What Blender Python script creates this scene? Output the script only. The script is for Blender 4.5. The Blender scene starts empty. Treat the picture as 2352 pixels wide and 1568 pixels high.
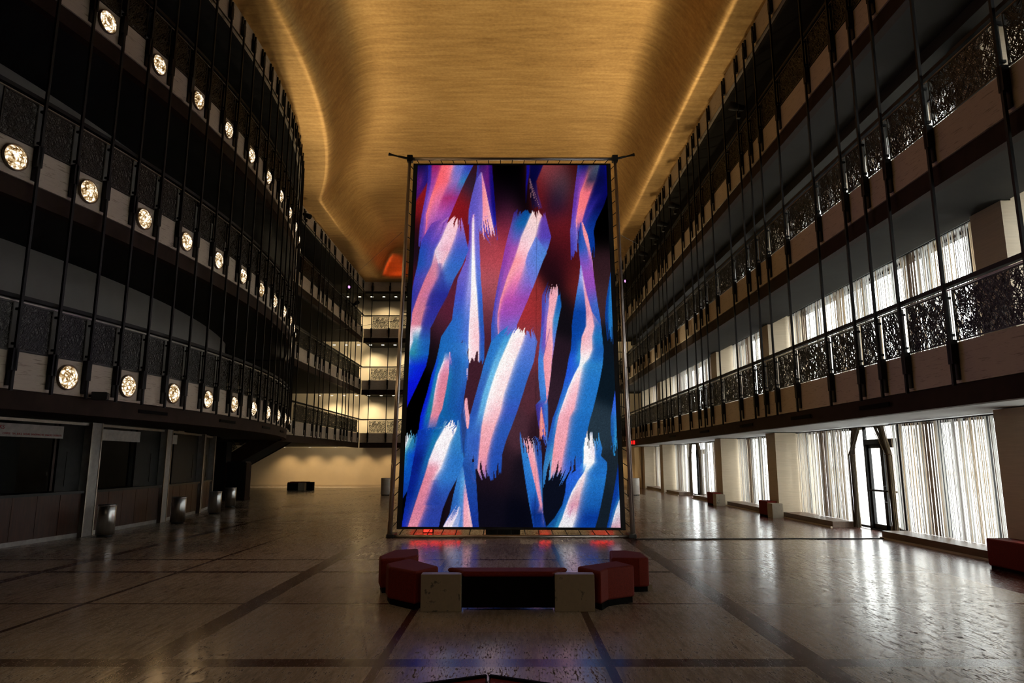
import bpy, math, random
import numpy as np
from mathutils import Vector, Matrix

random.seed(7)
sc = bpy.context.scene
COL = sc.collection
PI = math.pi
W, H = 2352, 1568
F = 1568.0                      # 24 mm lens on a 36 mm wide frame
EYE = 1.8
PITCH = math.atan(273.0 / F)
CP, SP = math.cos(PITCH), math.sin(PITCH)

# ---------------------------------------------------------------- surveying helpers
def ray(px, py):
    a, b = (px - W / 2) / F, (H / 2 - py) / F
    return Vector((a, CP - b * SP, SP + b * CP))
def on_z(px, py, z):
    d = ray(px, py); t = (z - EYE) / d.z
    return Vector((0, 0, EYE)) + d * t
def on_plane(px, py, p, n):
    o = Vector((0, 0, EYE)); d = ray(px, py)
    return o + d * ((p - o).dot(n) / d.dot(n))
def to_px(v):
    y, z = v[1], v[2] - EYE
    zc = y * CP + z * SP; yc = z * CP - y * SP
    return W / 2 + F * v[0] / zc, H / 2 - F * yc / zc

# ---------------------------------------------------------------- mesh builder
class MB:
    def __init__(s): s.v = []; s.f = []
    def add(s, vs, fs):
        n = len(s.v); s.v += [tuple(v) for v in vs]; s.f += [tuple(i + n for i in f) for f in fs]
    def box(s, x0, x1, y0, y1, z0, z1):
        s.hexa([(x0, y0, z0), (x1, y0, z0), (x1, y1, z0), (x0, y1, z0)], [(x0, y0, z1), (x1, y0, z1), (x1, y1, z1), (x0, y1, z1)])
        return s
    def hexa(s, lo, hi):
        s.add(list(lo) + list(hi), [(0, 3, 2, 1), (4, 5, 6, 7), (0, 1, 5, 4), (1, 2, 6, 5), (2, 3, 7, 6), (3, 0, 4, 7)])
        return s
    def obox(s, c, ax, ay, az):         # oriented box: centre and three half axes
        c, ax, ay, az = Vector(c), Vector(ax), Vector(ay), Vector(az)
        lo = [c - ax - ay - az, c + ax - ay - az, c + ax + ay - az, c - ax + ay - az]
        return s.hexa(lo, [p + 2 * az for p in lo])
    def prism(s, poly, z0, z1):
        n = len(poly)
        a = sum(poly[i][0] * poly[(i + 1) % n][1] - poly[(i + 1) % n][0] * poly[i][1] for i in range(n))
        if a < 0: poly = poly[::-1]
        s.add([(p[0], p[1], z0) for p in poly] + [(p[0], p[1], z1) for p in poly],
              [tuple(range(n - 1, -1, -1)), tuple(range(n, 2 * n))] + [(i, (i + 1) % n, n + (i + 1) % n, n + i) for i in range(n)])
        return s
    def bar(s, p, q, r, r2=None, up=(0, 0, 1)):   # rectangular bar from p to q
        p, q = Vector(p), Vector(q); d = (q - p).normalized(); r2 = r if r2 is None else r2
        u = d.cross(Vector(up))
        if u.length < 1e-4: u = d.cross(Vector((1, 0, 0)))
        u.normalize(); w = d.cross(u)
        a, b = u * r, w * r2
        s.hexa([p - a - b, p + a - b, p + a + b, p - a + b], [q - a - b, q + a - b, q + a + b, q - a + b])
        return s
    def tube(s, pts, r, n=8, cap=True):
        pts = [Vector(p) for p in pts]; base = len(s.v); m = len(pts)
        rr = r if isinstance(r, (list, tuple)) else [r] * m
        for i, p in enumerate(pts):
            d = (pts[min(i + 1, m - 1)] - pts[max(i - 1, 0)]).normalized()
            u = d.cross(Vector((0, 0, 1)))
            if u.length < 1e-3: u = d.cross(Vector((0, 1, 0)))
            u.normalize(); w = d.cross(u)
            for k in range(n):
                a = 2 * PI * k / n
                s.v.append(tuple(p + (u * math.cos(a) + w * math.sin(a)) * rr[i]))
        for i in range(m - 1):
            for k in range(n):
                s.f.append((base + i * n + k, base + i * n + (k + 1) % n, base + (i + 1) * n + (k + 1) % n, base + (i + 1) * n + k))
        if cap:
            s.f.append(tuple(base + k for k in range(n - 1, -1, -1)))
            s.f.append(tuple(base + (m - 1) * n + k for k in range(n)))
        return s
    def lathe(s, prof, n=32, M=None):   # profile (r, z) about z, closed ends where r == 0
        base = len(s.v); m = len(prof)
        for (r, z) in prof:
            for k in range(n):
                a = 2 * PI * k / n; v = Vector((r * math.cos(a), r * math.sin(a), z))
                s.v.append(tuple(M @ v if M else v))
        for i in range(m - 1):
            for k in range(n):
                s.f.append((base + i * n + k, base + i * n + (k + 1) % n, base + (i + 1) * n + (k + 1) % n, base + (i + 1) * n + k))
        s.f.append(tuple(base + k for k in range(n - 1, -1, -1)))
        s.f.append(tuple(base + (m - 1) * n + k for k in range(n)))
        return s
    def sweep(s, path, sect):           # path: list of (x, y, nx, ny); sect: closed list of (offset along normal, z)
        base = len(s.v); k = len(sect)
        for (x, y, nx, ny) in path:
            for (o, z) in sect: s.v.append((x + nx * o, y + ny * o, z))
        for i in range(len(path) - 1):
            for j in range(k):
                a, b = base + i * k + j, base + i * k + (j + 1) % k
                s.f.append((a, b, b + k, a + k))
        s.f.append(tuple(base + j for j in range(k - 1, -1, -1)))
        s.f.append(tuple(base + (len(path) - 1) * k + j for j in range(k)))
        return s
    def mesh(s, name, m=None, smooth=False, fix=True):
        me = bpy.data.meshes.new(name); me.from_pydata(s.v, [], s.f)
        if fix:
            import bmesh
            bm = bmesh.new(); bm.from_mesh(me); bmesh.ops.recalc_face_normals(bm, faces=bm.faces); bm.to_mesh(me); bm.free()
        if m: me.materials.append(m)
        if smooth:
            me.polygons.foreach_set('use_smooth', [True] * len(me.polygons))
        me.update()
        return me
    def build(s, name, m, parent=None, smooth=False, bevel=0):
        o = link(name, s.mesh(name, m, smooth), parent)
        if bevel:
            b = o.modifiers.new('bevel', 'BEVEL'); b.width = bevel; b.segments = 3; b.limit_method = 'ANGLE'; b.angle_limit = 0.6
        return o

def link(name, data, parent=None, loc=None, rot=None, scale=None):
    o = bpy.data.objects.new(name, data); COL.objects.link(o)
    if parent: o.parent = parent
    if loc is not None: o.location = loc
    if rot is not None: o.rotation_euler = rot
    if scale is not None: o.scale = scale
    return o
def tag(o, label=None, cat=None, group=None, kind=None):
    if label: o['label'] = label
    if cat: o['category'] = cat
    if group: o['group'] = group
    if kind: o['kind'] = kind
    return o
def empty(name, loc=(0, 0, 0), rz=0):
    o = link(name, None, None, loc); o.rotation_euler = (0, 0, rz); o.empty_display_size = .1
    return o
def struct(name, mb, m, parent=None, smooth=False):
    o = mb.build(name, m, parent, smooth)
    o['kind'] = 'structure'
    return o
def copy_tree(o, parent=None):
    c = o.copy(); COL.objects.link(c); c.parent = parent
    for ch in list(o.children): copy_tree(ch, c)
    return c
ORD = ['zeroth', 'first', 'second', 'third', 'fourth', 'fifth', 'sixth', 'seventh', 'eighth', 'ninth', 'tenth', 'eleventh', 'twelfth',
       'thirteenth', 'fourteenth', 'fifteenth', 'sixteenth', 'seventeenth', 'eighteenth', 'nineteenth', 'twentieth', 'twenty-first',
       'twenty-second', 'twenty-third', 'twenty-fourth', 'twenty-fifth', 'twenty-sixth', 'twenty-seventh', 'twenty-eighth', 'twenty-ninth',
       'thirtieth', 'thirty-first', 'thirty-second', 'thirty-third', 'thirty-fourth', 'thirty-fifth', 'thirty-sixth', 'thirty-seventh',
       'thirty-eighth', 'thirty-ninth', 'fortieth']

# ---------------------------------------------------------------- materials
def lin(c):
    return tuple(((x / 255) / 12.92 if x / 255 <= .04045 else ((x / 255 + .055) / 1.055) ** 2.4) for x in c)
class NT:
    def __init__(s, name):
        s.m = bpy.data.materials.new(name); s.m.use_nodes = True; s.t = s.m.node_tree
        s.n = s.t.nodes; s.b = s.n.get('Principled BSDF'); s.out = s.n.get('Material Output')
    def new(s, typ, **kw):
        n = s.n.new(typ)
        for k, v in kw.items():
            if k in n.inputs.keys(): n.inputs[k].default_value = v
            else: setattr(n, k, v)
        return n
    def link(s, a, b): s.t.links.new(a, b)
    def coords(s, scale=(1, 1, 1), which='Object', rot=(0, 0, 0)):
        c = s.new('ShaderNodeTexCoord'); m = s.new('ShaderNodeMapping')
        m.inputs['Scale'].default_value = scale; m.inputs['Rotation'].default_value = rot
        s.link(c.outputs[which], m.inputs['Vector']); return m.outputs['Vector']
    def noise(s, vec, scale, detail=4, rough=.55):
        n = s.new('ShaderNodeTexNoise'); n.inputs['Scale'].default_value = scale; n.inputs['Detail'].default_value = detail
        n.inputs['Roughness'].default_value = rough; s.link(vec, n.inputs['Vector']); return n.outputs['Fac']
    def ramp(s, fac, stops):
        r = s.new('ShaderNodeValToRGB'); e = r.color_ramp.elements
        while len(e) < len(stops): e.new(.5)
        for k, (p, c) in enumerate(stops):
            e[k].position = p; e[k].color = (c[0], c[1], c[2], 1)
        s.link(fac, r.inputs['Fac']); return r.outputs['Color']
    def math(s, op, a, b=None):
        n = s.new('ShaderNodeMath'); n.operation = op
        for i, x in enumerate((a, b)):
            if x is None: continue
            if isinstance(x, (int, float)): n.inputs[i].default_value = x
            else: s.link(x, n.inputs[i])
        return n.outputs[0]
    def mix(s, fac, a, b):
        n = s.new('ShaderNodeMix'); n.data_type = 'RGBA'
        for i, x in ((0, fac), (6, a), (7, b)):
            if isinstance(x, (int, float)): n.inputs[i].default_value = x
            elif isinstance(x, tuple): n.inputs[i].default_value = (x[0], x[1], x[2], 1)
            else: s.link(x, n.inputs[i])
        return n.outputs[2]
    def bump(s, h, dist=.01, strength=.4):
        b = s.new('ShaderNodeBump'); b.inputs['Distance'].default_value = dist; b.inputs['Strength'].default_value = strength
        s.link(h, b.inputs['Height']); s.link(b.outputs['Normal'], s.b.inputs['Normal'])
def simple(name, col, rough=.5, metal=0, var=.15, scale=8, stretch=(1, 1, 1), bump=0, spec=None, sheen=0):
    t = NT(name); v = t.coords(stretch); f = t.noise(v, scale)
    a = tuple(c * (1 - var) for c in col); b = tuple(min(1, c * (1 + var)) for c in col)
    t.link(t.ramp(f, [(.3, a), (.7, b)]), t.b.inputs['Base Color'])
    t.b.inputs['Roughness'].default_value = rough; t.b.inputs['Metallic'].default_value = metal
    if spec is not None: t.b.inputs['Specular IOR Level'].default_value = spec
    if sheen: t.b.inputs['Sheen Weight'].default_value = sheen
    if bump: t.bump(f, bump)
    return t.m
def emit(name, col, strength):
    t = NT(name); e = t.new('ShaderNodeEmission'); e.inputs['Color'].default_value = (*col, 1); e.inputs['Strength'].default_value = strength
    v = t.coords(); f = t.noise(v, 3); t.link(t.ramp(f, [(0, tuple(c * .96 for c in col)), (1, col)]), e.inputs['Color'])
    t.link(e.outputs[0], t.out.inputs['Surface']); return t.m

def stone(name, light, dark, stretch, rough=.5, pit=.62):
    t = NT(name); v = t.coords(stretch); f = t.noise(v, 2.2, 8, .65); g = t.noise(t.coords((1, 1, 1)), .8, 2)
    base = t.ramp(t.math('ADD', t.math('MULTIPLY', f, .7), t.math('MULTIPLY', g, .3)), [(.35, tuple(c * .8 for c in light)), (.65, light)])
    pits = t.ramp(f, [(pit, (0, 0, 0)), (pit + .06, (1, 1, 1))])
    t.link(t.mix(pits, base, dark), t.b.inputs['Base Color']); t.b.inputs['Roughness'].default_value = rough
    t.bump(f, .004, .3); return t.m

M = {}
M['trav'] = stone('travertine_cladding', (.5, .41, .31), (.2, .16, .11), (1.2, 1.2, 22), .55, .57)
M['pier'] = stone('travertine_pier', (.52, .42, .29), (.28, .21, .13), (.8, .8, 14), .5, .64)
M['block'] = stone('travertine_block', (.26, .21, .145), (.07, .06, .045), (6, 6, 5), .45, .6)
M['bronze'] = simple('dark_bronze', (.008, .0072, .007), .6, 0, .3, 6, spec=.25)
M['band'] = simple('bronze_band', (.03, .017, .012), .7, 0, .2, 3, spec=.08)
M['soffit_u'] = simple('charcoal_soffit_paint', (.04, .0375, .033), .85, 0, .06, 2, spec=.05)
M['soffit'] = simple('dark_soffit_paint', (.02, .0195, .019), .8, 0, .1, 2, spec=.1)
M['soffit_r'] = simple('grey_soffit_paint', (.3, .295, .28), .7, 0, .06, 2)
M['drum'] = simple('grey_wall_paint', (.16, .148, .135), .8, 0, .05, 1, spec=.1)
M['plaster'] = simple('cream_plaster', (.6, .49, .33), .7, 0, .05, 1.2, bump=.002)
M['dark'] = simple('dark_wall_paint', (.035, .033, .031), .8, 0, .1, 1.5, spec=.1)
M['red'] = simple('rust_red_upholstery', (.14, .014, .007), .75, 0, .25, 60, bump=.002, spec=.15)
M['plinth'] = simple('black_plinth', (.004, .0037, .0035), .7, spec=.03)
M['wood'] = simple('dark_red_wood', (.04, .013, .006), .5, 0, .35, 3, (6, 6, .6), spec=.3)
M['counter'] = simple('black_counter_laminate', (.014, .016, .016), .45, spec=.2)
M['post'] = simple('grey_post_paint', (.28, .265, .25), .5)
M['panel'] = simple('dark_grey_panel', (.02, .0205, .019), .55, spec=.12)
M['steel'] = simple('brushed_steel', (.55, .55, .55), .28, 1, .15, 4, (12, 12, .3))
M['alu'] = simple('aluminium_pipe', (.5, .44, .41), .32, .85, .1, 5)
M['black'] = simple('black_fabric', (.008, .008, .009), .8)
M['rubber'] = simple('black_rubber', (.012, .012, .012), .6)
M['curb'] = simple('timber_curb', (.085, .042, .018), .45, 0, .3, 3, (8, .6, 8))
M['sign'] = simple('pale_sign_board', (.45, .43, .4), .6)
M['signred'] = simple('red_lettering', (.35, .02, .02), .6)
M['facade'] = simple('pale_facade', (.8, .79, .76), .8, 0, .05, .3)
M['plaza'] = simple('pale_plaza', (.7, .7, .69), .8, 0, .06, .4)
M['extglass'] = simple('tan_facade_glass', (.3, .26, .21), .3)  # one even brown-grey for facade panes and ledge
M['downlight'] = emit('warm_downlight', (1, .9, .72), 9)
M['redglow'] = emit('red_lamp_glow', (1, .035, .02), 2.2)
M['exitglow'] = emit('red_sign_glow', (1, .02, .015), 1.0)
M['ledlens'] = emit('cool_lens_glow', (.8, .9, 1), 2.5)
M['pinklens'] = emit('pink_lens_glow', (.85, .35, .9), 1.6)
M['cyl'] = stone('travertine_bin_shell', (.62, .58, .52), (.4, .36, .3), (2, 2, 10), .45, .66)

def glass():
    t = NT('window_glass'); tr = t.new('ShaderNodeBsdfTransparent'); gl = t.new('ShaderNodeBsdfGlossy'); mx = t.new('ShaderNodeMixShader')
    tr.inputs['Color'].default_value = (.96, .98, .97, 1); gl.inputs['Roughness'].default_value = .02
    fr = t.new('ShaderNodeLayerWeight'); t.link(t.math('ADD', .03, t.math('MULTIPLY', t.math('POWER', fr.outputs['Facing'], 5), .35)), mx.inputs[0]); t.link(tr.outputs[0], mx.inputs[1]); t.link(gl.outputs[0], mx.inputs[2])
    t.link(mx.outputs[0], t.out.inputs['Surface']); return t.m
M['glass'] = glass()

def strings():
    t = NT('curtain_strings'); a = t.new('ShaderNodeAttribute'); a.attribute_name = 'tint'
    d = t.new('ShaderNodeBsdfDiffuse'); tl = t.new('ShaderNodeBsdfTranslucent'); mx = t.new('ShaderNodeMixShader'); mx.inputs[0].default_value = .72
    t.link(a.outputs['Color'], d.inputs['Color']); t.link(a.outputs['Color'], tl.inputs['Color'])
    t.link(d.outputs[0], mx.inputs[1]); t.link(tl.outputs[0], mx.inputs[2]); t.link(mx.outputs[0], t.out.inputs['Surface']); return t.m
M['strings'] = strings()

def lens():
    t = NT('faceted_lamp_lens'); v = t.coords((1, 1, 1))
    oi = t.new('ShaderNodeObjectInfo'); va = t.new('ShaderNodeVectorMath'); va.operation = 'ADD'; t.link(v, va.inputs[0]); t.link(t.math('MULTIPLY', oi.outputs['Random'], 40), va.inputs[1])
    vo = t.new('ShaderNodeTexVoronoi'); vo.feature = 'DISTANCE_TO_EDGE'; vo.inputs['Scale'].default_value = 15; t.link(va.outputs[0], vo.inputs['Vector'])
    no = t.noise(va.outputs[0], 9, 3, .7)
    f = t.math('ADD', t.math('MULTIPLY', vo.outputs['Distance'], 1.1), t.math('MULTIPLY', t.math('SUBTRACT', no, .42), 1.5))
    c = t.ramp(f, [(.0, (.28, .13, .04)), (.16, (.8, .48, .18)), (.34, (1, .82, .55)), (.5, (1, .93, .8))])
    s = t.ramp(f, [(.0, (.1, .1, .1)), (.16, (.2, .2, .2)), (.34, (.36, .36, .36)), (.55, (1, 1, 1))])
    e = t.new('ShaderNodeEmission'); t.link(c, e.inputs['Color'])
    t.link(t.math('MULTIPLY', s, 2.6), e.inputs['Strength']); t.link(e.outputs[0], t.out.inputs['Surface']); return t.m
M['lens'] = lens()

def ceiling_mat():
    t = NT('gold_leaf_ceiling')
    a = t.noise(t.coords((.35, 3.2, 1)), 1.6, 6, .7); b = t.noise(t.coords((1, 1, 1)), 9, 4, .6); c = t.noise(t.coords((.25, .25, .25)), 1, 3)
    f = t.math('ADD', t.math('ADD', t.math('MULTIPLY', a, .5), t.math('MULTIPLY', b, .25)), t.math('MULTIPLY', c, .25))
    t.link(t.ramp(f, [(.36, (.38, .22, .075)), (.5, (.55, .34, .125)), (.64, (.7, .46, .19))]), t.b.inputs['Base Color'])
    t.b.inputs['Metallic'].default_value = .95; t.b.inputs['Roughness'].default_value = .47
    t.bump(f, .03, .25); return t.m
M['gold'] = ceiling_mat()

def floor_mat():
    t = NT('travertine_floor'); c = t.new('ShaderNodeTexCoord'); sp = t.new('ShaderNodeSeparateXYZ'); t.link(c.outputs['Object'], sp.inputs[0])
    X, Y = sp.outputs[0], sp.outputs[1]
    def strip(axis, p, w):
        return t.math('LESS_THAN', t.math('ABSOLUTE', t.math('SUBTRACT', axis, p)), w / 2)
    mask = None
    for (ax, p, w) in [(X, -7.7, .2), (X, -5.45, .075), (X, -3.29, .27), (X, -1.19, .085), (X, .87, .085), (X, 2.74, .27),
                       (Y, 1.5, .12), (Y, 3.9, .05), (Y, 6.57, .24), (Y, 9.15, .05), (Y, 11.67, .17), (Y, 13.07, .13), (Y, 15.45, .05), (Y, 18.05, .05),
                       (Y, 20.6, .22), (Y, 23.2, .05), (Y, 25.7, .15), (Y, 27.1, .12), (Y, 29.6, .05), (Y, 34.6, .22), (Y, 39.7, .15), (Y, 44, .15)]:
        k = strip(ax, p, w); mask = k if mask is None else t.math('MAXIMUM', mask, k)
    mask = t.math('MULTIPLY', mask, t.math('LESS_THAN', X, 7.0))
    border = t.math('GREATER_THAN', X, 7.0)
    red = t.math('MAXIMUM', mask, border)
    # tile tone: big slabs of slightly different colour
    br = t.new('ShaderNodeTexBrick'); br.inputs['Scale'].default_value = 1; br.inputs['Mortar Size'].default_value = .004
    br.inputs['Brick Width'].default_value = 2.045; br.inputs['Row Height'].default_value = 1.29; br.offset = 0
    br.inputs['Color1'].default_value = (.84, .84, .84, 1); br.inputs['Color2'].default_value = (1.05, 1.05, 1.05, 1); br.inputs['Mortar'].default_value = (.5, .5, .5, 1)
    bm_ = t.new('ShaderNodeMapping'); bm_.inputs['Location'].default_value = (1.19, .06, 0); t.link(c.outputs['Object'], bm_.inputs['Vector']); t.link(bm_.outputs[0], br.inputs['Vector'])
    st = t.noise(t.coords((7, .95, 1)), 2.3, 8, .68); fine = t.noise(t.coords((24, 4.2, 1)), 2.6, 5, .68); big = t.noise(t.coords((.5, .3, 1)), 1, 3)
    base = t.ramp(t.math('ADD', t.math('MULTIPLY', st, .6), t.math('MULTIPLY', big, .4)), [(.38, (.22, .17, .125)), (.5, (.39, .315, .24)), (.62, (.5, .42, .325))])
    pits = t.math('MULTIPLY', t.ramp(t.math('ADD', t.math('MULTIPLY', st, .36), t.math('MULTIPLY', fine, .64)), [(.52, (0, 0, 0)), (.575, (1, 1, 1))]), t.math('SUBTRACT', .9, t.math('MULTIPLY', red, .75)))
    mt = t.new('ShaderNodeMix'); mt.data_type = 'RGBA'; mt.blend_type = 'MULTIPLY'; mt.inputs[0].default_value = 1
    t.link(base, mt.inputs[6]); t.link(br.outputs['Color'], mt.inputs[7])
    trav = t.mix(pits, mt.outputs[2], (.045, .033, .024))
    rn = t.noise(t.coords((9, 2, 1)), 3, 6, .7)
    redc = t.ramp(rn, [(.3, (.05, .018, .012)), (.62, (.085, .032, .022)), (.72, (.2, .12, .09))])
    t.link(t.mix(red, trav, redc), t.b.inputs['Base Color'])
    rough = t.math('ADD', t.math('MULTIPLY', pits, .55), t.math('ADD', .16, t.math('MULTIPLY', big, .08)))
    t.link(rough, t.b.inputs['Roughness'])
    t.link(t.math('MULTIPLY', t.math('SUBTRACT', 1.0, pits), .55), t.b.inputs['Specular IOR Level'])
    h = t.math('ADD', t.math('MULTIPLY', pits, -.6), t.math('MULTIPLY', t.noise(t.coords((1.2, 1.2, 1)), 2, 2), .15))
    t.bump(h, .003, .12); return t.m
M['floor'] = floor_mat()
# ================================================================ levels and plan
LV = [3.31, 6.93, 10.56]        # centres of the three balcony fascias
TOPZ0, TOPZ1 = 13.55, 14.28     # parapet under the ceiling
CX, CY, R = -38.65, 18.5, 31.0  # bulging curved balconies
XR, XL, YB = 7.0, -10.4, 47.0   # straight balcony fronts: right, far left, back
def arc(r, s):                  # point on the curve, s measured on the balcony front
    a = s / R
    return CX + r * math.cos(a), CY + r * math.sin(a), math.cos(a), math.sin(a)
def s_of_y(y, r=R): return R * math.asin((y - CY) / r)
S0, S1 = s_of_y(3.5), R * math.acos((XL - CX) / R)
arc_path = [arc(R, S0 + (S1 - S0) * i / 60) for i in range(61)]
right_path = [(XR, 3.0, -1, 0), (XR, YB - .08, -1, 0)]
left_path = [(XL, CY + R * math.sin(S1 / R) + .03, 1, 0), (XL, YB - .08, 1, 0)]
back_path = [(XL, YB, 0, -1), (XR, YB, 0, -1)]

# ---------------------------------------------------------------- open-work panels (real strands in a frame)
PH = .82
panel_mesh = {}
def get_panel(w):
    key = round(w, 2)
    if key in panel_mesh: return panel_mesh[key]
    rnd = random.Random(int(key * 100)); mb = MB()
    hw = w / 2
    for (x0, x1, z0, z1) in ((-hw, hw, 0, .02), (-hw, hw, PH - .02, PH), (-hw, -hw + .02, 0, PH), (hw - .02, hw, 0, PH)):
        mb.box(x0, x1, -.015, .015, z0, z1)
    for i in range(int(640 * w)):
        ang = rnd.choice([rnd.gauss(.95, .25), rnd.gauss(2.2, .3), rnd.gauss(.9, .2), rnd.uniform(0, PI)])
        L = rnd.uniform(.07, .24); cx = rnd.uniform(-hw, hw); cz = rnd.uniform(.02, PH - .02)
        dx, dz = math.cos(ang) * L / 2, math.sin(ang) * L / 2
        t = 1.0
        for lim, c, d in ((hw - .01, cx, dx), (PH - .01, cz, dz)):
            if abs(d) > 1e-6:
                lo = -hw + .01 if lim == hw - .01 else .01
                for e in (1, -1):
                    v = c + e * d
                    if v > lim: t = min(t, (lim - c) / (e * d) if e * d > 0 else t)
                    if v < lo: t = min(t, (lo - c) / (e * d) if e * d < 0 else t)
        if t < .15: continue
        dx *= t; dz *= t
        y = rnd.uniform(-.008, .008); r = rnd.uniform(.003, .0062)
        mb.bar((cx - dx, y, cz - dz), (cx + dx, y, cz + dz), r, .004, up=(0, 1, 0))
    panel_mesh[key] = mb.mesh('railing_panel', M['mesh'], fix=False)
    return panel_mesh[key]
M['mesh'] = simple('bronze_openwork', (.03, .026, .02), .45, .4, .4, 20)

def balcony(name, label, path, marks, z, solid, depth, soffit_mat, end_gap=.05):
    """fascia, bronze edge band, slab, handrail and railing panels; marks = list of (x, y, nx, ny) at the rods"""
    root = empty(name, (path[0][0], path[0][1], z))
    o = Vector((path[0][0], path[0][1], z))
    loc = [(x - o.x, y - o.y, nx, ny) for (x, y, nx, ny) in path]
    MB().sweep(loc, [(0, -.32), (0, .32), (-.14, .32), (-.14, -.32)]).build('fascia', M['trav'], root)
    MB().sweep(loc, [(-.03, -.66), (-.03, -.325), (-.2, -.325), (-.2, -.66)]).build('edge_band', M['band'], root)
    if depth > 6 and z < 4:          # leave the stair well open
        mb = MB().box(-.75, -.2, 0, 35.5 - o.y, -.6, .24); mb.box(-depth, -.2, 35.5 - o.y, YB - o.y, -.6, .24); mb.build('slab', soffit_mat, root)
    else: MB().sweep(loc, [(-.2, -.6), (-.15, .24), (-depth, .24), (-depth, -.6)]).build('slab', soffit_mat, root)
    MB().sweep(loc, [(.04, 1.22), (.04, 1.29), (-.06, 1.29), (-.06, 1.22)]).build('handrail', M['bronze'], root)
    MB().sweep(loc, [(-.005, 1.17), (-.005, 1.19), (-.025, 1.19), (-.025, 1.17)]).build('top_rail', M['railtop'], root)
    for (a, b) in zip(marks[:-1], marks[1:]):
        p, q = Vector((a[0], a[1], 0)), Vector((b[0], b[1], 0))
        w = (q - p).length - .12
        if w < .2: continue
        c = (p + q) / 2; ang = math.atan2(q.y - p.y, q.x - p.x)
        link('railing_panel', get_panel(w), root, (c.x - o.x, c.y - o.y, .335), (0, 0, ang))
    tag(root, label, 'balcony')
    return root
M['railtop'] = simple('worn_bronze_edge', (.3, .26, .22), .35, .7)

# rod positions ------------------------------------------------------------
SL = .2                                      # arc position of one lamp; lamps every 1.55, rods every .775
rods_arc = [arc(R, SL + .3875 + .775 * j) for j in range(-15, 13)]
pat = [.8, .8, 1.28, 1.76, 1.28]
ys = [10.62]                                  # surveyed rod; pattern runs both ways along the right front
k = 0
seq_far = [1.28, .8, .8, 1.28, 1.76]          # spacings going away from it
while ys[-1] < YB - .9: ys.append(ys[-1] + seq_far[k % 5]); k += 1
k = 0; seq_near = [1.76, 1.28, .8, .8, 1.28]
while ys[0] > 4.6: ys.insert(0, ys[0] - seq_near[k % 5]); k += 1
rods_right = [(XR, y, -1, 0) for y in ys if y < YB - .3]
rods_left = [(XL, y, 1, 0) for y in ys if 32.2 < y < YB - .3]
xs = []; x = XL + .55; k = 0
while x < XR - .3: xs.append(x); x += [1.23, 1.23, .82, .82, 1.23][k % 5]; k += 1
rods_back = [(x, YB, 0, -1) for x in xs]

lvname = ['lowest', 'middle', 'upper']
for i, z in enumerate(LV):
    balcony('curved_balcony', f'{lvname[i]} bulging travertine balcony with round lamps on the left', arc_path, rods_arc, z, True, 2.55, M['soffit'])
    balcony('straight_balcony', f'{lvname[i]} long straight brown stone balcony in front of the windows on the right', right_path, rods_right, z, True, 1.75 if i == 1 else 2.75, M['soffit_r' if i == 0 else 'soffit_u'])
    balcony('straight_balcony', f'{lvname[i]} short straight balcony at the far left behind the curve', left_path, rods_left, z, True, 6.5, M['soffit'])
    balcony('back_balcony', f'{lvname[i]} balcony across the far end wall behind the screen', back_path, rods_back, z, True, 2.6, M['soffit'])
# top parapets
for nm, path in (('curved', arc_path), ('right', right_path), ('left', left_path), ('back', back_path)):
    mb = MB(); mb.sweep(path, [(0, TOPZ0), (0, TOPZ1), (-.14, TOPZ1), (-.14, TOPZ0)])
    struct('trim_1', mb, M['trav'])
    mb = MB(); mb.sweep(path, [(-.1, TOPZ0 - .1), (-.1, TOPZ0), (-3.2, TOPZ0), (-3.2, TOPZ0 - .1)])
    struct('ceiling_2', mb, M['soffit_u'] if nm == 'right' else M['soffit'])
    mb = MB(); mb.sweep(path, [(.012, TOPZ0 - .02), (.012, TOPZ0 + .03), (0, TOPZ0 + .03), (0, TOPZ0 - .02)])
    struct('trim_2', mb, M['railtop'] if nm == 'right' else M['bronze'])

# ---------------------------------------------------------------- hanging rods with their clamps
def make_rod():
    root = empty('hanging_rod')
    MB().box(-.024, .024, .07, .115, 2.95, 14.1).build('bar', M['bronze'], root)
    for z in LV:
        MB().box(-.055, .055, .005, .115, z - .02, z + .36).build('clamp', M['bronze'], root)
        MB().box(-.05, .05, .005, .035, z - .27, z + .02).build('clamp', M['bronze'], root)
        MB().box(-.02, .02, .0, .1, z + .42, z + .46).build('strut', M['bronze'], root)
        MB().box(-.02, .02, .0, .1, z + 1.02, z + 1.06).build('strut', M['bronze'], root)
    MB().box(-.06, .06, .015, .11, 13.62, 13.95).build('clamp', M['bronze'], root)
    MB().box(-.04, .04, .005, .05, 13.9, 14.2).build('clamp', M['bronze'], root)
    return root
proto = None
def place_rods(marks, where, start, group):
    global proto
    for i, (x, y, nx, ny) in enumerate(marks):
        if proto is None: proto = make_rod(); o = proto
        else: o = copy_tree(proto)
        o.location = (x, y, 0); o.rotation_euler = (0, 0, math.atan2(ny, nx) - PI / 2)
        tag(o, f'dark bronze vertical rod, {ORD[i + 1]} from the {start} {where}', 'rod', group)
place_rods([r for r in rods_arc if r[1] > 11], 'end of the bulging left balconies', 'near', 'rods in front of the curved balconies')
place_rods([r for r in rods_right if r[1] > 8.4], 'end of the right balconies', 'near', 'rods in front of the right balconies')
place_rods(rods_left, 'end of the short far left balconies', 'near', 'rods in front of the far left balconies')
place_rods(rods_back, 'end of the far back balconies', 'left', 'rods in front of the back balconies')

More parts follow.
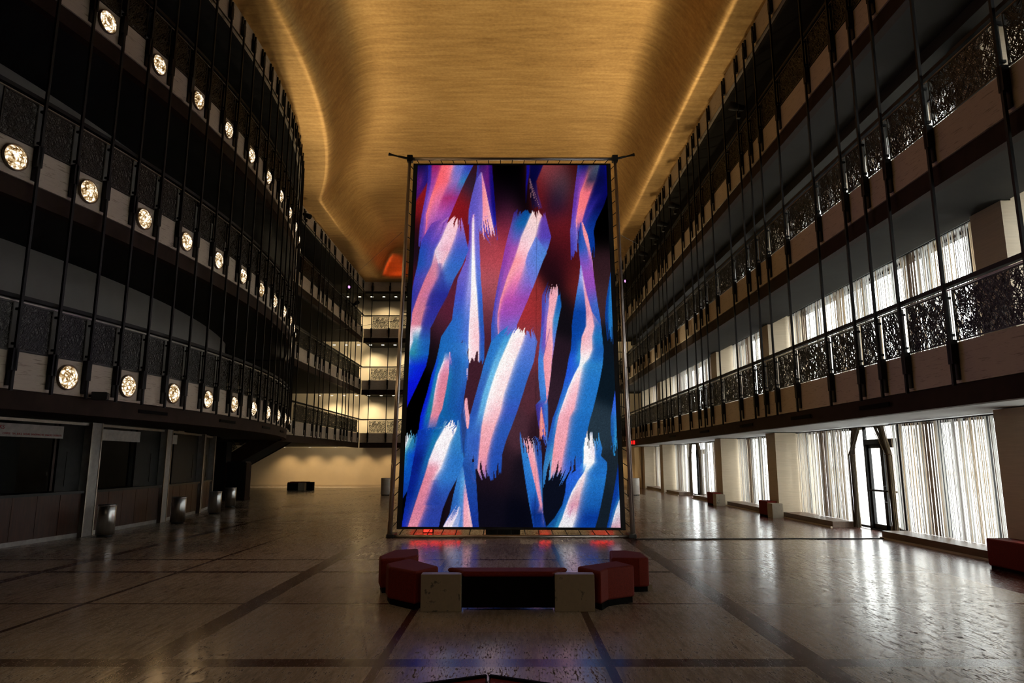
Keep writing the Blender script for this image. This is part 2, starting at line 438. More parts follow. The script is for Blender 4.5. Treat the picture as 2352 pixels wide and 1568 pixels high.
# ---------------------------------------------------------------- round jewel lamps on the curved fronts
def make_lamp():
    root = empty('jewel_lamp')
    MB().lathe([(.235, 0), (.235, .05), (.222, .06), (.208, .045), (.2, .02)], 40).build('rim', M['lamprim'], root, True)
    MB().lathe([(.205, .02), (.195, .05), (.16, .085), (.11, .108), (.05, .12), (.0005, .122)], 40).build('lens', M['lens'], root, True)
    return root
M['lamprim'] = simple('lamp_rim_metal', (.2, .15, .1), .35, .8)
lp = None; lamp_pos = []
for i, (z, k0) in enumerate(((LV[0], -4), (LV[1], -5), (LV[2], -4))):
    for n, k in enumerate(range(k0, 7)):
        x, y, nx, ny = arc(R, SL + 1.55 * k); x += nx * .004; y += ny * .004; lamp_pos.append((x, y, z, nx, ny))
        if lp is None: lp = make_lamp(); o = lp
        else: o = copy_tree(lp)
        o.rotation_euler = (0, PI / 2, math.atan2(ny, nx)); o.location = (x, y, z)
        tag(o, f'glowing round faceted lamp, {ORD[n + 1]} from the left on the {lvname[i]} curved balcony', 'lamp', 'round lamps on the curved balconies')

# ---------------------------------------------------------------- room shell
mb = MB(); mb.add([(-24, -5, 0), (9.9, -5, 0), (9.9, 49.6, 0), (-24, 49.6, 0)], [(0, 1, 2, 3)])
mb.add([(-24, -5, -.2), (9.9, -5, -.2), (9.9, 49.6, -.2), (-24, 49.6, -.2)], [(0, 3, 2, 1)])
struct('floor', mb, M['floor'])
struct('wall_near', MB().box(-24, 9.9, -5.2, -5, 0, 16.5), M['dark'])
struct('wall_left', MB().box(-24.2, -24, -5, 49.6, 0, 16.5), M['dark'])
struct('wall_back', MB().box(-24, 9.9, 49.5, 49.8, 0, 16.5), M['plaster'])
struct('wall_back_lower', MB().box(-24, 9.9, 48.6, 48.9, 0, 2.7), M['plaster'])
struct('baseboard_back', MB().box(-24, 8.6, 48.56, 48.6, 0, .14), M['pier'])
struct('wall_ceiling_void', MB().box(-24, 9.9, -5, 49.6, 16.4, 16.6), M['dark'])
# drum wall behind the curved balconies, ending at y = 26.5 and turning away
RD = 28.5
dp = [arc(RD, S0 + (s_of_y(26.6, RD) - S0) * i / 40) for i in range(41)]
mb = MB(); mb.sweep(dp, [(0, 3.4), (0, 14.2), (-.3, 14.2), (-.3, 3.4)])
e = dp[-1]; mb.box(-24, e[0] - .02, e[1] - .3, e[1], 3.4, 14.2)
struct('wall_drum', mb, M['drum'])
# gold ceiling: flat margin, soft cove, raised middle
def outer_left(y):
    if y < CY + R * math.sin(S1 / R): return max(XL, CX + math.sqrt(max(0, R * R - (y - CY) ** 2)))
    return XL
def cove_left(y):
    r = R + 1.05; v = CX + math.sqrt(max(0, r * r - (y - CY) ** 2)); w = XL + 1.0
    return w + .5 * ((v - w) + math.sqrt((v - w) ** 2 + .02))
def rise(d, span=2.8, h=1.85):
    t = min(1, max(0, d / span)); t = 1 - (1 - t) ** 2.6
    return h * t * t * (3 - 2 * t)
mb = MB(); NX, NY = 120, 220
Y0, Y1 = 2.0, YB + .14
for j in range(NY + 1):
    y = Y0 + (Y1 - Y0) * j / NY
    xa, xb = outer_left(y) - .12, XR + .12; ca, cb = cove_left(y), XR - .85
    for i in range(NX + 1):
        x = xa + (xb - xa) * i / NX
        de = (46.2 - y)
        d = min(x - ca, cb - x)
        zz = TOPZ1 + min(rise(d), rise(de, 3.0) if de < 3 else 9)
        mb.v.append((x, y, zz))
for j in range(NY):
    for i in range(NX):
        a = j * (NX + 1) + i; mb.f.append((a, a + NX + 1, a + NX + 2, a + 1))
ce = link('ceiling', mb.mesh('ceiling', M['gold'], True, fix=False)); ce['kind'] = 'structure'

# ---------------------------------------------------------------- window wall on the right
XW = 9.62
piers = [(-5.0, -4.2), (5.6, 6.4), (11.42, 12.24), (22.55, 23.35), (28.45, 29.25), (39.5, 40.3), (45.0, 45.6)]
for (a, b) in piers:
    mb = MB().box(8.6, 9.9, a, b, 0, 2.69); mb.box(8.6, 9.9, a, b, 3.56, 6.31); mb.box(8.78, 9.9, a, b, 6.31, 6.6); mb.box(8.6, 9.9, a, b, 7.18, 9.69)
    o = struct('wall_pier', mb, M['pier'])
mb = MB().box(9.66, 9.9, -5, 49.6, 2.69, 3.6); mb.box(9.66, 9.9, -5, 49.6, 6.61, 7.22); mb.box(9.66, 9.9, -5, 49.6, 9.7, 16.5); mb.box(9.66, 9.9, -5, 5.6, 0, 9.7)
mb.box(9.66, 9.9, 45.6, 49.6, 0, 9.7)
struct('wall_right', mb, M['dark'])
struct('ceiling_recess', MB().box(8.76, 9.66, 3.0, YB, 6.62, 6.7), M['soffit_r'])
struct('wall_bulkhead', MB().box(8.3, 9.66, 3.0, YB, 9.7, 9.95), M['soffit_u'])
struct('wall_corner', MB().box(8.6, 9.66, 46.2, 48.6, 0, 2.69), M['plaster'])

bays = [(piers[i][1], piers[i + 1][0]) for i in range(6)]       # clear openings
doors = {2: (17.15, 18.75), 4: (34.3, 35.9)}
LVZ = [(0.02, 2.69), (3.56, 6.6), (7.18, 9.7)]
win_no = 0
def window(y0, y1, z0, z1, mull):
    global win_no
    win_no += 1
    root = empty(f'window_{win_no}', (XW, (y0 + y1) / 2, z0)); root['kind'] = 'structure'
    h, w = z1 - z0, (y1 - y0) / 2
    mb = MB().box(-.04, .04, -w, w, 0, .06); mb.box(-.04, .04, -w, w, h - .06, h); mb.box(-.04, .04, -w, -w + .06, 0, h); mb.box(-.04, .04, w - .06, w, 0, h)
    mb.build('window_frame', M['bronze'], root)
    n = max(1, round((y1 - y0) / mull))
    for k in range(1, n):
        y = -w + 2 * w * k / n
        MB().box(-.06, .05, y - .03, y + .03, .06, h - .06).build('mullion', M['bronze'], root)
    MB().box(-.006, .006, -w + .06, w - .06, .06, h - .06).build('pane', M['glass'], root)
for bi, (a, b) in enumerate(bays):
    for li, (z0, z1) in enumerate(LVZ):
        if bi == 0: continue
        if li == 0 and bi in doors:
            window(a, doors[bi][0] - .02, z0, z1, 1.9); window(doors[bi][1] + .02, b, z0, z1, 1.9)
        else: window(a, b, z0, z1, 1.45 if li else 1.95)

# glazed doors
for bi, (d0, d1) in doors.items():
    far = bi == 4
    root = empty('glass_door', (XW, (d0 + d1) / 2, 0)); w = (d1 - d0) / 2
    mb = MB().box(-.08, .08, -w, -w + .09, 0, 2.35); mb.box(-.08, .08, w - .09, w, 0, 2.35); mb.box(-.08, .08, -w, w, 2.22, 2.35); mb.box(-.08, .08, -w, w, 0, .03)
    mb.build('door_frame', M['bronze'], root)
    MB().box(-.006, .006, -w, w, 2.35, 2.68).build('transom_pane', M['glass'], root)
    for s in (-1, 1):
        y0, y1 = sorted((s * .005, s * (w - .09)))
        mb = MB().box(-.03, .03, y0, y0 + .07, .03, 2.22); mb.box(-.03, .03, y1 - .07, y1, .03, 2.22); mb.box(-.03, .03, y0, y1, .03, .16); mb.box(-.03, .03, y0, y1, 2.12, 2.22)
        lf = mb.build('door_leaf', M['bronze'], root)
        MB().box(-.006, .006, y0 + .07, y1 - .07, .16, 2.12).build('pane', M['glass'], lf)
        MB().box(-.1, -.06, y0 + .02, y1 - .02, 1.0, 1.05).build('push_bar', M['bronze'], lf)
    MB().tube([(-.05, -.12, .75), (-.12, -.12, .75), (-.12, -.12, 1.15), (-.05, -.12, 1.15)], .014).build('pull_handle', M['bronze'], root)
    tag(root, 'bronze framed glass double door ' + ('farther off beside the third bench' if far else 'nearest on the right between string curtains'), 'door')

# string curtains ------------------------------------------------------------
def curtain(y0, y1, z0, z1, label, seed, dens=1.0, x=9.3, gap=None):
    rnd = random.Random(seed); mb = MB(); tints = []
    y = y0; phase = rnd.uniform(0, 9)
    while y < y1:
        u = math.sin(y * 2.1 + phase) + .7 * math.sin(y * 5.3 + phase * 2)
        step = (.023 if u > -.1 else .038) * rnd.uniform(.7, 1.3) / dens
        w = rnd.uniform(.006, .012) * (1.35 if u > .7 else 1)
        t = rnd.random()
        col = (.66, .65, .63) if t < .55 else (.52, .44, .34) if t < .8 else (.42, .39, .37) if t < .95 else (.2, .15, .12)
        if u > 1.35: col = (.3, .24, .19)
        if not (gap and gap[0] < y < gap[1]):
            xx = x + rnd.uniform(-.03, .03)
            mb.box(xx - .004, xx + .004, y - w, y + w, z0, z1); tints.append(col)
        y += step
    me = mb.mesh('string_curtain', M['strings'], fix=False)
    at = me.attributes.new('tint', 'FLOAT_COLOR', 'POINT')
    arr = np.repeat(np.array([(*c, 1) for c in tints], dtype=np.float32), 8, axis=0); at.data.foreach_set('color', arr.ravel())
    root = empty('string_curtain', (0, 0, 0))
    o = link('strings', me, root); o['kind'] = 'stuff'
    MB().box(x - .03, x + .03, y0, y1, z1, z1 + .025).build('curtain_track', M['bronze'], root)
    tag(root, label, 'curtain', 'string curtains along the windows')
    return root
bayname = ['', 'nearest bay at the right edge', 'wide bay with the near door', 'narrow bay between second and third pier', 'wide bay with the far door', 'last narrow bay at the far corner']
for bi, (a, b) in enumerate(bays):
    for li, (z0, z1) in enumerate(LVZ):
        lab = ['ground floor', 'lowest balcony', 'middle balcony'][li]
        zb = .18 if li == 0 else z0 + .05
        if li == 0 and bi in doors:
            d0, d1 = doors[bi]
            curtain(a + .05, d0 - .24, zb, z1 - .03, f'white string curtain on the near side of the {"near" if bi == 2 else "far"} ground floor door', 30 + bi)
            curtain(d1 + .3, b - .05, zb, z1 - .03, f'white string curtain on the far side of the {"near" if bi == 2 else "far"} ground floor door', 50 + bi)
        elif bi < 1 or (bi == 1 and li == 0): continue
        else: curtain(a + .05, b - .05, zb, z1 - .03, f'white string curtain at the {lab} windows, {bayname[bi]}', 70 + bi * 3 + li)
# gathered swags tied back beside the near door
for bi, (d0, d1) in doors.items():
    for s in (0, 1):
        mb = MB(); tints = []; rnd = random.Random(5 + s + bi); root = empty('tied_curtain', (0, 0, 0))
        yc = d0 - .1 if s == 0 else d1 + .16
        for k in range(60):
            t = k / 59; yt = (d0 + .52 * t) if s == 0 else (d1 - .4 * t)
            r = rnd.uniform(-.03, .03); xx = 9.28 + rnd.uniform(-.06, .06); yl = yc + (t - .5) * .16
            pts = [(xx, yt, 2.66), (xx, yc * .5 + yt * .5 + r, 2.3), (xx, yl, 1.95), (xx, yl + r * .5, .03)]
            mb.tube(pts, .008, 4); tints.append([(.3, .24, .16), (.2, .155, .1), (.36, .32, .26)][k % 3])
        me = mb.mesh('strings', M['strings'], fix=False); at = me.attributes.new('tint', 'FLOAT_COLOR', 'POINT')
        at.data.foreach_set('color', np.repeat(np.array([(*c, 1) for c in tints], dtype=np.float32), 16, axis=0).ravel())
        o = link('strings', me, root); o['kind'] = 'stuff'
        MB().tube([(9.28 + .09 * math.cos(a), yc + .1 * math.sin(a), 1.95) for a in np.linspace(0, 2 * PI, 13)], .012, 6).build('tie', M['curb'], root)
        tag(root, f'beige string curtain tied back on the {"near" if s == 0 else "far"} side of the {"near" if bi == 2 else "far"} glass door', 'curtain')

# low timber curbs under the curtains
def curb(y0, y1, label):
    root = empty('timber_curb', (9.0, (y0 + y1) / 2, 0)); w = (y1 - y0) / 2
    mb = MB().box(-.3, .45, -w, w, 0, .17); mb.build('box', M['curb'], root, bevel=.006)
    MB().box(-.36, -.305, -w, w, 0, .035).build('toe_strip', M['pier'], root)
    tag(root, label, 'curb', 'timber curbs under the string curtains')
curb(12.3, 16.6, 'low dark timber curb between the near bench and the near glass door')
curb(19.1, 22.5, 'low dark timber curb beyond the near glass door, short end showing')
curb(23.6, 28.3, 'low dark timber curb between the second and third benches')
curb(29.5, 33.6, 'low dark timber curb just before the far glass door')
curb(36.4, 39.3, 'low dark timber curb beyond the far glass door')
curb(40.5, 44.9, 'last low timber curb near the far right corner')

# outside: pale plaza and a pale building across it
struct('ground_outside', MB().box(9.9, 60, -20, 75, -.25, -.02), M['plaza'])
fb = empty('pale_building', (27, 30, 0))
mb = MB().box(0, 6, -42, 40, 0, 9)
mb.build('wall', M['facade'], fb)
for k in range(16):
    for z in (2.1, 5.6):
        y = -38 + k * 4.8
        f = MB().box(-.12, 0.02, y, y + 1.5, z, z + 1.9).build('window', M['facade'], fb)
        MB().box(-.14, -.1, y + .12, y + 1.38, z + .12, z + 1.78).build('pane', M['extglass'], f)
MB().box(-.5, 0, -42, 40, .9, 1.15).build('ledge', M['extglass'], fb)
tag(fb, 'pale overexposed building with square windows seen across the plaza', 'building')
# ================================================================ big luminous screen
base_y = on_z(W / 2, 1235, 0).y
P0 = Vector((0, base_y, 0))
UP = Vector((0, 17.87 - 16.66, 10.1)).normalized()
NRM = Vector((0, -UP.z, UP.y))
def sp(px, py): return on_plane(px, py, P0, NRM)
import sys
def srgb(c): return np.array(c) / 255.0
class Canvas:
    def __init__(s, px, py):
        s.x, s.y = px, py; s.c = np.zeros((len(px), 3)); s.rng = np.random.default_rng(3)
    def field(s, pts):
        num = np.zeros_like(s.c); den = np.zeros(len(s.x)) + 1e-9
        for (x, y, c) in pts:
            d2 = ((s.x - x) / 26) ** 2 + ((s.y - y) / 42) ** 2
            w = np.exp(-d2 * 1.1) + 1e-4 / (1 + d2) ** 2
            num += w[:, None] * srgb(c); den += w
        s.c = num / den[:, None]
    def stroke(s, rows, cols=None, top=0, bot=0, soft=1.0, alpha=1.0, seed=0):
        """rows: list of (y, xs, colours or None); colours carry on from the row above"""
        rows = sorted(rows, key=lambda r: r[0]); last = cols
        full = []
        for r in rows:
            if len(r) > 2 and r[2]: last = r[2]
            full.append((r[0], list(r[1]), [srgb(c) for c in last]))
        K = len(full[0][1]); rng = np.random.default_rng(seed + 11)
        ys = np.array([r[0] for r in full]); XS = np.array([r[1] for r in full], dtype=float)
        CS = np.array([r[2] for r in full])
        yy = np.clip(s.y, ys[0] - .001, ys[-1] + .001)
        i = np.clip(np.searchsorted(ys, yy, side='right') - 1, 0, len(ys) - 2)
        t = np.clip((yy - ys[i]) / (ys[i + 1] - ys[i]), 0, 1)[:, None]
        X = XS[i] * (1 - t) + XS[i + 1] * t; C = CS[i] * (1 - t[:, :, None]) + CS[i + 1] * t[:, :, None]
        col = C[:, 0].copy()
        for k in range(K - 1):
            w = (X[:, k + 1] - X[:, k]); u = np.clip((s.x - X[:, k]) / np.maximum(w, .5), 0, 1); lum = (C[:, k + 1] - C[:, k]).sum(1); e = np.clip(np.abs(lum) / .9, 0, 1) * 5.5 + 1; u = np.where(lum > 0, u ** e, 1 - (1 - u) ** e)
            col = np.where((s.x >= X[:, k])[:, None], C[:, k] * (1 - u[:, None]) + C[:, k + 1] * u[:, None], col)
        a = np.clip((s.x - X[:, 0]) / soft + .5, 0, 1) * np.clip((X[:, -1] - s.x) / soft + .5, 0, 1)
        nb = 34; un = np.clip((s.x - X[:, 0]) / np.maximum(X[:, -1] - X[:, 0], 1), 0, .9999) * nb
        top *= 1.5; bot *= 1.5
        def jag():
            j = 1.5 * rng.random(nb + 2) ** 2.4; jj = np.convolve(rng.random(nb + 2), np.ones(7) / 7, 'same')
            j = .6 * j + .8 * (jj - jj.min()); ii = un.astype(int); f = un - ii
            return j[ii] * (1 - f) + j[ii + 1] * f
        a *= np.clip((s.y - ys[0] - top * jag()) / 2 + .5, 0, 1) if top else (s.y >= ys[0])
        a *= np.clip((ys[-1] - bot * jag() - s.y) / 2 + .5, 0, 1) if bot else (s.y <= ys[-1])
        a = (a * alpha)[:, None]
        s.c = s.c * (1 - a) + col * a
Z = 300 / 1568.0
OFF = {'A': (900, 360), 'B': (1160, 360), 'C': (900, 640), 'D': (1160, 640), 'E': (900, 930), 'F': (1160, 930)}
def g(pg, y, xs, cols=None):
    if pg == 'P': return (y, xs, cols)
    ox, oy = OFF[pg]
    return (oy + y * Z, [ox + x * Z for x in xs], cols)

def paint(px, py):
    k = Canvas(px, py)
    k.field([(963, 475, (130, 20, 25)), (955, 532, (40, 8, 15)), (953, 575, (20, 12, 25)), (950, 640, (60, 15, 25)), (1059, 467, (140, 20, 25)),
             (1087, 385, (50, 10, 20)), (1076, 423, (35, 35, 55)), (1066, 523, (110, 20, 28)), (1158, 417, (0, 0, 0)), (1170, 390, (0, 0, 0)), (1145, 452, (2, 0, 4)), (1205, 462, (4, 1, 4)), (1170, 458, (6, 2, 10)), (1190, 440, (0, 0, 2)),
             (1149, 484, (40, 15, 50)), (1170, 492, (100, 42, 72)), (1155, 515, (165, 45, 60)), (1120, 551, (145, 58, 70)), (1130, 590, (178, 65, 75)),
             (1125, 640, (175, 82, 92)), (1120, 680, (150, 70, 80)), (1120, 726, (95, 45, 60)), (1120, 783, (70, 30, 45)), (1024, 707, (85, 30, 50)),
             (1007, 755, (65, 30, 45)), (994, 795, (14, 9, 14)), (958, 890, (0, 0, 0)), (945, 950, (0, 0, 0)), (1084, 879, (60, 28, 40)), (1090, 830, (60, 28, 40)),
             (1177, 987, (70, 40, 50)), (1150, 1060, (40, 24, 34)), (1139, 1102, (25, 15, 25)), (1135, 1170, (12, 10, 22)), (928, 960, (0, 0, 0)), (925, 1150, (2, 2, 8)),
             (1208, 707, (165, 45, 50)), (1233, 688, (140, 45, 45)), (1208, 774, (140, 50, 55)), (1227, 803, (120, 48, 58)), (1217, 889, (80, 40, 50)),
             (1298, 717, (15, 12, 18)), (1282, 831, (35, 22, 32)), (1275, 900, (45, 28, 40)), (1330, 660, (100, 30, 28)), (1382, 688, (60, 36, 40)),
             (1399, 793, (12, 20, 30)), (1395, 870, (10, 22, 32)), (1275, 384, (110, 25, 28)), (1313, 392, (55, 8, 10)), (1244, 425, (108, 20, 24)), (1246, 455, (108, 20, 26)),
             (1290, 423, (65, 75, 85)), (1272, 408, (110, 65, 72)), (1260, 392, (165, 78, 82)), (1268, 440, (8, 8, 25)), (1278, 462, (15, 12, 45)), (1310, 455, (85, 18, 26)),
             (1284, 513, (100, 24, 32)), (1290, 540, (98, 20, 26)), (1262, 590, (30, 8, 15)), (1300, 572, (70, 15, 22)), (1268, 560, (74, 16, 24)), (1140, 470, (26, 5, 18)), (1284, 595, (40, 10, 20)), (1312, 615, (84, 20, 24)), (1275, 635, (22, 8, 14)), (1380, 532, (0, 0, 0)), (1390, 480, (0, 0, 0)),
             (1380, 615, (45, 25, 30)), (1198, 1102, (20, 15, 25)), (1190, 1180, (5, 6, 18)), (1256, 1150, (10, 14, 28)), (1376, 987, (35, 50, 62)),
             (1399, 1083, (25, 35, 45)), (1385, 1160, (18, 28, 38)), (1260, 1190, (8, 12, 26)), (1250, 1020, (30, 16, 26)), (1258, 995, (55, 28, 38))])
    st = k.stroke
    # left edge purples
    st([g('A', 90, [272, 350, 445], [(15, 10, 70), (8, 8, 60), (20, 20, 105)]), g('A', 300, [272, 350, 440], [(70, 20, 100), (90, 30, 110), (30, 20, 110)]), g('A', 450, [268, 300, 345], [(70, 20, 100)] * 3), g('A', 570, [262, 265, 268])], soft=6)
    # purple sheet behind the tall salmon blade
    st([g('A', 92, [1030, 1090, 1150, 1202], [(30, 60, 150), (50, 20, 90), (90, 25, 110), (40, 10, 100)]), g('A', 300, [1008, 1100, 1160, 1217], [(60, 60, 170), (110, 40, 130), (95, 25, 110), (20, 10, 110)]),
        g('A', 600, [1000, 1150, 1190, 1242], [(60, 60, 170), (110, 60, 170), (60, 40, 150), (15, 10, 110)]), g('A', 800, [1000, 1190, 1215, 1254], [(60, 60, 170), (140, 110, 200), (70, 60, 180), (30, 30, 150)]), g('A', 1080, [1200, 1255, 1262, 1274], [(90, 80, 190)] * 4)], bot=45, seed=1)
    st([g('A', 190, [1068, 1072, 1076, 1080], [(110, 110, 190), (130, 110, 190), (190, 130, 180), (200, 150, 190)]), g('A', 300, [1005, 1060, 1085, 1105], [(90, 80, 180), (110, 90, 190), (220, 130, 170), (240, 160, 180)]),
        g('A', 450, [965, 1060, 1092, 1138], [(90, 80, 180), (110, 90, 190), (240, 140, 150), (250, 160, 165)]), g('A', 650, [922, 1060, 1097, 1178], [(90, 80, 185), (125, 105, 200), (245, 150, 165), (255, 180, 190)]),
        g('A', 850, [915, 1050, 1092, 1218], [(90, 90, 190), (120, 110, 200), (250, 170, 190), (255, 200, 205)]), g('A', 1040, [915, 1050, 1092, 1255])], bot=42, seed=2)
    # first stroke, top left
    st([g('A', 92, [440, 490, 610, 735, 860, 985], [(20, 30, 140), (150, 30, 90), (240, 100, 110), (250, 140, 160), (90, 110, 200), (50, 50, 170)]),
        g('A', 300, [432, 480, 545, 665, 790, 880], [(60, 40, 150), (150, 60, 150), (250, 95, 105), (240, 105, 125), (130, 110, 190), (50, 120, 180)]),
        g('A', 500, [400, 440, 470, 590, 690, 790], [(100, 60, 165), (150, 85, 180), (255, 120, 130), (220, 105, 150), (165, 45, 110), (150, 45, 130)]),
        g('A', 700, [360, 400, 414, 510, 600, 705], [(90, 60, 170), (150, 80, 170), (250, 125, 130), (190, 100, 170), (170, 85, 175), (140, 70, 170)]),
        g('A', 850, [335, 395, 412, 475, 520, 640], [(80, 60, 165), (140, 80, 170), (235, 110, 140), (150, 80, 170), (120, 70, 165), (120, 70, 165)]),
        g('A', 1000, [325, 370, 385, 408, 430, 520], [(70, 60, 165), (100, 60, 165), (190, 90, 150), (100, 70, 165), (90, 70, 165), (90, 70, 165)]), g('A', 1250, [318, 326, 332, 340, 345, 380], [(60, 60, 165)] * 6)], bot=42, seed=3)
    # tall stroke with the white line, and its wide lower sheet
    st([g('A', 640, [975, 982, 985, 988, 992], [(110, 80, 190), (190, 130, 200), (240, 170, 200), (190, 130, 200), (110, 90, 190)]), g('A', 800, [930, 955, 966, 984, 1045], [(90, 70, 180), (150, 120, 200), (255, 240, 245), (250, 220, 230), (110, 100, 200)]),
        g('A', 1000, [928, 950, 964, 986, 1052]), g('A', 1250, [885, 945, 963, 993, 1060], [(110, 90, 190), (140, 150, 220), (255, 250, 250), (255, 248, 248), (100, 110, 210)]),
        g('A', 1464, [792, 935, 957, 1002, 1068], [(100, 90, 190), (160, 160, 225), (255, 252, 252), (255, 240, 245), (90, 120, 210)]),
        g('C', 200, [762, 905, 955, 1018, 1085], [(70, 80, 190), (140, 140, 220), (255, 235, 240), (255, 248, 246), (60, 100, 200)]),
        g('C', 500, [722, 890, 935, 1035, 1100], [(40, 100, 190), (80, 115, 205), (255, 225, 230), (255, 215, 220), (40, 90, 180)]),
        g('C', 700, [592, 880, 925, 1045, 1112], [(30, 100, 180), (70, 110, 205), (255, 235, 238), (255, 200, 208), (45, 80, 180)]),
        g('C', 900, [556, 880, 922, 1042, 1110], [(25, 100, 180), (70, 125, 210), (255, 240, 244), (255, 210, 215), (40, 90, 180)]),
        g('C', 1130, [500, 860, 905, 1040, 1100], [(20, 90, 180), (50, 110, 195), (255, 225, 232), (255, 205, 212), (40, 90, 180)])], bot=40, seed=4, top=8)
    st([g('C', 770, [580, 615, 655, 692, 705, 768, 862, 890], [(25, 100, 180), (27, 101, 181), (30, 103, 183), (34, 105, 185), (34, 105, 185), (42, 110, 191), (64, 122, 206), (140, 175, 225)]), g('C', 880, [558, 600, 650, 690, 700, 760, 860, 905], [(25, 100, 180), (27, 101, 181), (30, 103, 183), (34, 105, 185), (34, 105, 185), (42, 110, 191), (64, 122, 206), (140, 175, 225)]),
        g('C', 1000, [530, 570, 620, 690, 712, 760, 850, 925], [(15, 70, 190), (25, 110, 180), (248, 238, 245), (225, 165, 200), (60, 100, 180), (30, 90, 170), (40, 110, 190), (60, 110, 195)]),
        g('C', 1150, [480, 525, 560, 680, 702, 760, 840, 915], [(10, 50, 200), (30, 115, 180), (250, 225, 235), (215, 130, 155), (30, 110, 170), (30, 90, 165), (40, 100, 180), (55, 105, 190)]),
        g('C', 1350, [430, 485, 520, 645, 672, 740, 800, 880], [(8, 30, 205), (30, 120, 170), (235, 195, 215), (215, 125, 145), (25, 110, 165), (25, 85, 160), (30, 90, 170), (35, 80, 170)]),
        g('C', 1568, [365, 440, 490, 600, 632, 700, 770, 845], [(8, 30, 205), (25, 120, 150), (225, 150, 165), (220, 130, 145), (20, 95, 160), (20, 85, 160), (25, 80, 160), (28, 75, 160)]),
        g('E', 130, [345, 420, 472, 560, 605, 680, 740, 830], [(8, 30, 210), (20, 110, 160), (225, 140, 160), (215, 125, 150), (20, 95, 165), (20, 90, 160), (20, 90, 165), (25, 80, 165)]),
        g('E', 330, [320, 370, 430, 500, 560, 640, 720, 840], [(8, 30, 190), (15, 50, 180), (15, 80, 170), (20, 85, 170), (20, 85, 165), (25, 90, 170), (30, 95, 175), (30, 80, 165)]),
        g('E', 620, [290, 340, 400, 480, 560, 640, 720, 860], [(10, 30, 140)] * 4 + [(20, 60, 150)] * 3 + [(30, 80, 165)])], soft=1, bot=0)
    st([g('C', 1080, [900, 905, 912], [(230, 190, 215), (250, 225, 235), (200, 150, 190)]), g('C', 1230, [902, 906, 910])], bot=20, seed=5)
    st([g('C', 885, [690, 697, 704], [(240, 225, 235), (230, 180, 200), (80, 90, 190)]), g('C', 1050, [690, 700, 722], [(230, 150, 180), (80, 80, 180), (220, 140, 180)])], bot=10, seed=5)
    # second stroke, white to pink band
    st([g('A', 690, [690, 730, 775, 815, 830], [(160, 90, 170), (220, 170, 190), (235, 170, 180), (235, 180, 190), (170, 90, 150)]), g('A', 800, [480, 600, 680, 800, 852], [(110, 60, 160), (160, 95, 185), (250, 205, 215), (250, 200, 210), (160, 105, 185)]),
        g('A', 1000, [362, 490, 595, 740, 892], [(60, 60, 170), (95, 70, 180), (245, 205, 222), (245, 192, 208), (90, 90, 190)]), g('A', 1120, [335, 460, 525, 690, 922], [(35, 70, 170), (70, 75, 180), (228, 205, 222), (232, 172, 192), (60, 90, 190)]),
        g('A', 1300, [310, 425, 485, 612, 850], [(30, 75, 165), (60, 80, 175), (205, 130, 158), (228, 200, 215), (50, 100, 190)]), g('A', 1464, [270, 375, 405, 540, 752], [(60, 60, 170), (80, 70, 165), (208, 115, 140), (205, 125, 160), (55, 100, 185)]),
        g('C', 200, [234, 285, 322, 440, 670], [(40, 50, 150), (60, 50, 150), (212, 115, 140), (190, 110, 150), (40, 40, 140)]), g('C', 400, [204, 232, 252, 375, 562], [(30, 60, 160), (60, 60, 155), (218, 120, 140), (200, 120, 140), (45, 45, 145)]),
        g('C', 545, [190, 212, 236, 342, 492], [(30, 90, 160), (80, 110, 170), (218, 125, 145), (205, 125, 145), (45, 50, 150)]), g('C', 600, [187, 200, 230, 342, 462], [(120, 150, 190), (220, 215, 228), (232, 190, 205), (222, 215, 226), (45, 60, 150)]),
        g('C', 750, [176, 182, 250, 302, 458], [(228, 222, 235), (228, 222, 232), (218, 212, 225), (60, 140, 180), (30, 90, 170)]), g('C', 900, [170, 172, 200, 262, 445], [(222, 218, 232), (215, 210, 225), (180, 200, 210), (40, 130, 160), (20, 90, 180)]),
        g('C', 1050, [160, 175, 220, 300, 412], [(40, 130, 165), (25, 100, 175), (10, 60, 200), (10, 40, 205), (10, 30, 195)]), g('C', 1250, [152, 200, 250, 300, 322], [(8, 20, 205)] * 5), g('C', 1500, [143, 160, 180, 195, 202], [(8, 15, 195)] * 5), g('E', 110, [138, 140, 142, 145, 148])], top=26, seed=6)
    st([g('A', 1130, [518, 525, 690], [(225, 205, 222), (228, 208, 224), (238, 185, 200)]), g('A', 1335, [568, 572, 582])], soft=2, alpha=.8)
    # white/pink stroke bottom left and the edge piece
    st([g('E', 300, [122, 150, 185, 260, 300], [(235, 235, 240), (225, 228, 235), (200, 210, 220), (120, 170, 190), (20, 80, 170)]), g('E', 400, [120, 200, 240, 275, 318], [(225, 225, 232), (228, 230, 236), (120, 180, 195), (40, 120, 165), (20, 80, 170)]), g('E', 500, [116, 165, 195, 250, 310]),
        g('E', 600, [112, 125, 150, 230, 290], [(190, 215, 215), (110, 170, 185), (40, 125, 155), (10, 80, 190), (10, 60, 190)]), g('E', 800, [104, 130, 160, 200, 245], [(10, 80, 180)] * 5), g('E', 1000, [96, 115, 140, 170, 206], [(10, 60, 160)] * 5), g('E', 1175, [90, 95, 96, 98, 100], [(10, 40, 130)] * 5)], top=22, seed=8)
